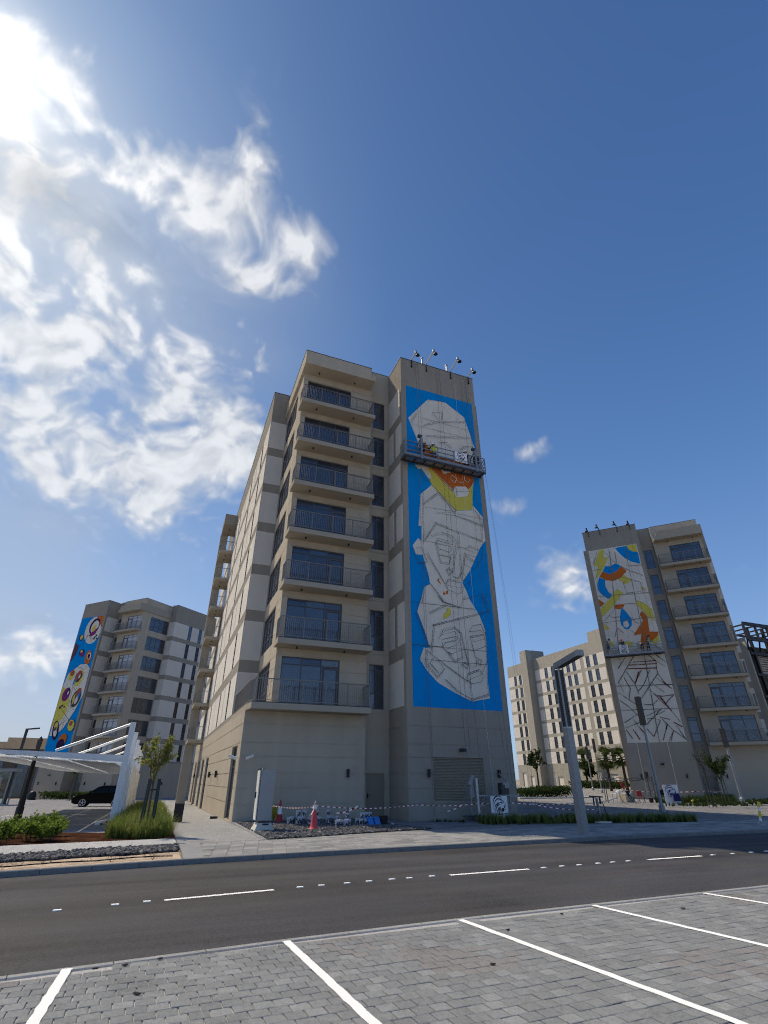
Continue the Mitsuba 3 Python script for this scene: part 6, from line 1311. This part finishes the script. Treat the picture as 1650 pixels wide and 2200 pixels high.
def palm(x, y, h, lab, seed, R=1.5, nf=46):
    r = np.random.default_rng(seed); z = float(gz(x, y)); t = thing('palm_tree', lab, 'palm'); m = MB(); n = 12
    for i in range(n): m.tube([x, y, z+h*i/n], [x, y, z+h*(i+1)/n], .26-.008*i, .235-.008*i, 9)
    put('trunk', m, 'bark_dark', t)
    for k in range(nf):
        a = r.uniform(0, 6.283); el = r.uniform(-.95, 1.4); d = np.array([math.cos(a)*math.cos(el), math.sin(a)*math.cos(el), math.sin(el)]); o = np.array([x, y, z+h]); b = o+d*R*.5; f = MB(); f.tube(o, b, .03, .015, 4); s = unit(np.cross(d, (0, 0, 1))); u_ = np.cross(s, d)
        for q in np.linspace(-1.15, 1.15, 11):
            dd = d*math.cos(q)+s*math.sin(q); e = b+dd*R*.62*r.uniform(.85, 1.1)+[0, 0, -.18*R*(1.2-el)*.5]; w = unit(np.cross(dd, u_))*.07; f.add([b, b+(e-b)*.5+w, e, b+(e-b)*.5-w], [[0,1,2],[0,2,3]])
        put('frond', f, 'leaf_palm', t)
palm(86.5, 98, 5.6, 'fan palm partly hidden behind the nearest street lamp post', 31, 2.4); palm(70.0, 74.0, 4.8, 'fan palm in full view left of the right building', 32, 2.0); palm(66.0, 66.5, 4.6, 'fan palm half hidden by the corner of the right building', 33, 1.7)
def hedge(lab, pts, w, h, n, seed, mat='leaf_dark', ls=.25):
    r = np.random.default_rng(seed); t = thing('hedge', lab, 'hedge'); m = MB(); st = MB(); P = np.array(pts, float); seg = np.linalg.norm(np.diff(P, axis=0), axis=1); cum = np.r_[0, np.cumsum(seg)]
    for i in range(n):
        s = r.uniform(0, cum[-1]); q = np.array([np.interp(s, cum, P[:, 0]), np.interp(s, cum, P[:, 1])]); q = q+r.uniform(-w, w, 2)*.5; bump = .8+.35*meshkit.noise(np.array([q[0]*.9, q[1]*.9, seed*1.])); c = np.array([*q, gz(*q)+h*bump*r.uniform(0, 1)**.5]); d = unit(r.normal(0, 1, 3)+[0, 0, .4]); L_ = ls*r.uniform(.6, 1.2); v = unit(np.cross(d, r.normal(0, 1, 3)))*L_*.35; m.add([c, c+d*L_*.5+v, c+d*L_, c+d*L_*.5-v], [[0,1,2],[0,2,3]])
    for s in np.arange(.4, cum[-1], .9): q = np.array([np.interp(s, cum, P[:, 0]), np.interp(s, cum, P[:, 1])]); st.tube([*q, gz(*q)-.1], [*(q+r.normal(0, .1, 2)), gz(*q)+h*.7], .03, .01, 5)
    put('stems', st, 'bark_dark', t); put('foliage', m, mat, t, kind='stuff')
hedge('dark clipped hedge on the island behind the middle building tower', [(37.3, 53.5), (43.6, 53.0)], 2.2, 1.0, 5000, 51, ls=.2); hedge('low dark hedge along the foot of the sunlit cream block', [(84, 100), (83.5, 84)], 2, 1.1, 1600, 52, ls=.5); hedge('dark low hedge at the foot of the far left building', [(-14, 92), (-7, 86.5)], 1.6, .9, 1500, 53, ls=.3)
t = thing('garden_figure', 'dark rounded boulder at the left end of the far hedge', 'boulder'); put('stone', MB().sph((-15.6, 93, -.4), .55, 2, (1, .8, 1.3)), 'black_metal', t, smooth=True); put('foot', MB().lathe([(.7, 0), (.6, .12), (0, .13)], (-15.6, 93, -.85), 12), 'dark_metal', t)
struct('island_kerb', MB().prism([(36.2, 51.6), (45.8, 50.9), (44.8, 55), (36.8, 55.2)], 0.0, .14), 'footpath_block')

# ------------------------------------------------------------------ the painters' corner at the right building
t = thing('folding_gazebo', 'bare dark folding gazebo frame over the painters table', 'gazebo'); c4 = [(37.5, 40.3), (43.9, 41.5), (41.7, 38.9), (39.6, 42.8)]
for x, y in c4: put('leg', MB().beam([x, y, -.02], [x, y, 2.05], .05), 'dark_metal', t)
for i, (a, b) in enumerate(((0, 2), (2, 1), (1, 3), (3, 0))):
    p, q = np.array([*c4[a], 2.0]), np.array([*c4[b], 2.0]); m = MB(); 
    for k in range(3): u0, u1 = p+(q-p)*k/3, p+(q-p)*(k+1)/3; m.beam(u0, u1-[0, 0, .28], .03).beam(u0-[0, 0, .28], u1, .03)
    put('scissor_truss', m, 'dark_metal', t)
put('folded_cover', MB().beam([43.9, 41.5, 1.9], [43.9, 41.5, 2.5], .22), 'black_metal', t)
t = thing('folding_table', 'white topped folding table under the gazebo frame', 'table'); put('tabletop', MB().box(38.2, 39.9, .72, 40.0, 40.6, .75), 'sign_white', t)
for x, y in ((38.3, 40.0), (39.9, 40.0), (38.3, 40.5), (39.9, 40.5)): put('leg', MB().beam([x, y, 0], [x, y, .72], .03), 'galv', t)
solo('cloth_bundle', MB().sph((38.7, 40.2, .85), .18, 2, (1.2, 1, .6)).sph((38.95, 40.3, .82), .12, 2, (1.2, 1, .6)), 'sign_white', 'white cloth bundle on the folding table', 'cloth', smooth=True)
def fchair(x, y, rz, mat, lab, s=1.0, z=0.0):
    t = thing('folding_chair', lab, 'chair'); c, q = math.cos(rz), math.sin(rz); tf = lambda v: np.stack([x+s*(c*v[:, 0]-q*v[:, 1]), y+s*(q*v[:, 0]+c*v[:, 1]), z+v[:, 2]*s], -1)
    put('seat', MB(tf).box(-.22, -.22, .42, .22, .22, .45), mat, t); put('backrest', MB(tf).add([[-.22, .2, .5], [.22, .2, .5], [.22, .34, .92], [-.22, .34, .92], [-.22, .23, .5], [.22, .23, .5], [.22, .37, .92], [-.22, .37, .92]], BOXF), mat, t)
    for a in (-.22, .22): put('leg', MB(tf).beam([a, -.22, 0], [a, .24, .6], .03), 'dark_metal', t); put('leg', MB(tf).beam([a, .26, 0], [a, -.18, .45], .03), 'dark_metal', t)
fchair(39.3, 39.3, .3, 'cloth_dark', 'black folding chair in front of the white table'); fchair(40.3, 39.2, -.4, 'red_paint', 'red folding chair at the right end of the white table'); fchair(41.0, 41.6, .2, 'red_paint', 'red chair raised behind the table on a low plinth', 1.0, .75); fchair(43.3, 39.7, 2.7, 'cloth_dark', 'black folding chair beside the right gazebo leg', 1.1)
solo('low_plinth', MB().box(40.5, 41.2, 0, 41.5, 42, .75), 'slab_paint', 'pale low block carrying the red chair', 'plinth')
for x, y, mat, lab in ((41.2, 39.0, 'black_metal', 'black bucket right of the red folding chair'), (41.9, 38.9, 'dark_metal', 'dark grey bucket beside the black bucket'), (42.5, 38.7, 'pail_white', 'white bucket near the right gazebo leg')):
    t = thing('bucket', lab, 'bucket'); put('pail', MB().lathe([(0, 0), (.15, 0), (.19, .4), (.17, .4), (.13, .03), (0, .03)], (x, y, 0), 14), mat, t, smooth=40); put('rim', MB().lathe([(.19, .38), (.2, .39), (.2, .41), (.18, .41)], (x, y, 0), 14), 'galv', t)
solo('tool_bag', MB().add([[43.0, 38.6, 0], [44.4, 38.9, 0], [44.4, 39.3, 0], [43.0, 39.0, 0], [43.2, 38.7, .32], [44.2, 38.95, .28], [44.2, 39.15, .3], [43.2, 38.9, .35]], BOXF), 'black_metal', 'black tool bag lying on the ground below the right gazebo leg', 'bag')
t = thing('yellow_bag', 'crumpled pale yellow bag left of the portrait board', 'bag'); put('bag', MB().sph((43.9, 36.9, .14), .3, 2, (1.2, .8, .55)), 'yellow_cloth', t, smooth=True); put('neck', MB().tube([44.15, 36.9, .2], [44.35, 36.85, .3], .08, .04, 8), 'yellow_cloth', t)
rz = math.radians(-32); tfb = lambda v: np.stack([39.3+math.cos(rz)*v[:, 0]-math.sin(rz)*v[:, 1], 34.9+math.sin(rz)*v[:, 0]+math.cos(rz)*v[:, 1], v[:, 2]], -1)
t = thing('portrait_board', 'white board with a blue head outline standing before the right building', 'board'); put('board', MB(tfb).box(-.55, .3, .05, .6, .33, 1.45), 'sign_white', t)
m = lion(MB(tfb), -.0, 1.0, .75, .28); put('blue_drawing', m, 'cloth_navy', t)
t = thing('stool', 'small stool with a navy blue jacket hung over it before the portrait board', 'stool'); put('jacket', MB(tfb).add([[-.05, -.15, .3], [.5, -.15, .3], [.48, .2, .3], [0, .2, .3], [0, -.12, .82], [.45, -.12, .85], [.43, .1, .85], [.05, .1, .82]], BOXF), 'cloth_navy', t)
for a, b in ((0, -.1), (.42, -.1), (0, .15), (.42, .15)): put('leg', MB(tfb).beam([a, b, 0], [a+.02, b, .4], .035), 'galv', t)
tape([(40.9, 41.5, .95), (46, 37.0, .95), (52, 40, .95)], 'faint barrier tape stretched along the right building foot', .05, .22)
scene['camera']['far_clip'] = 3000.0
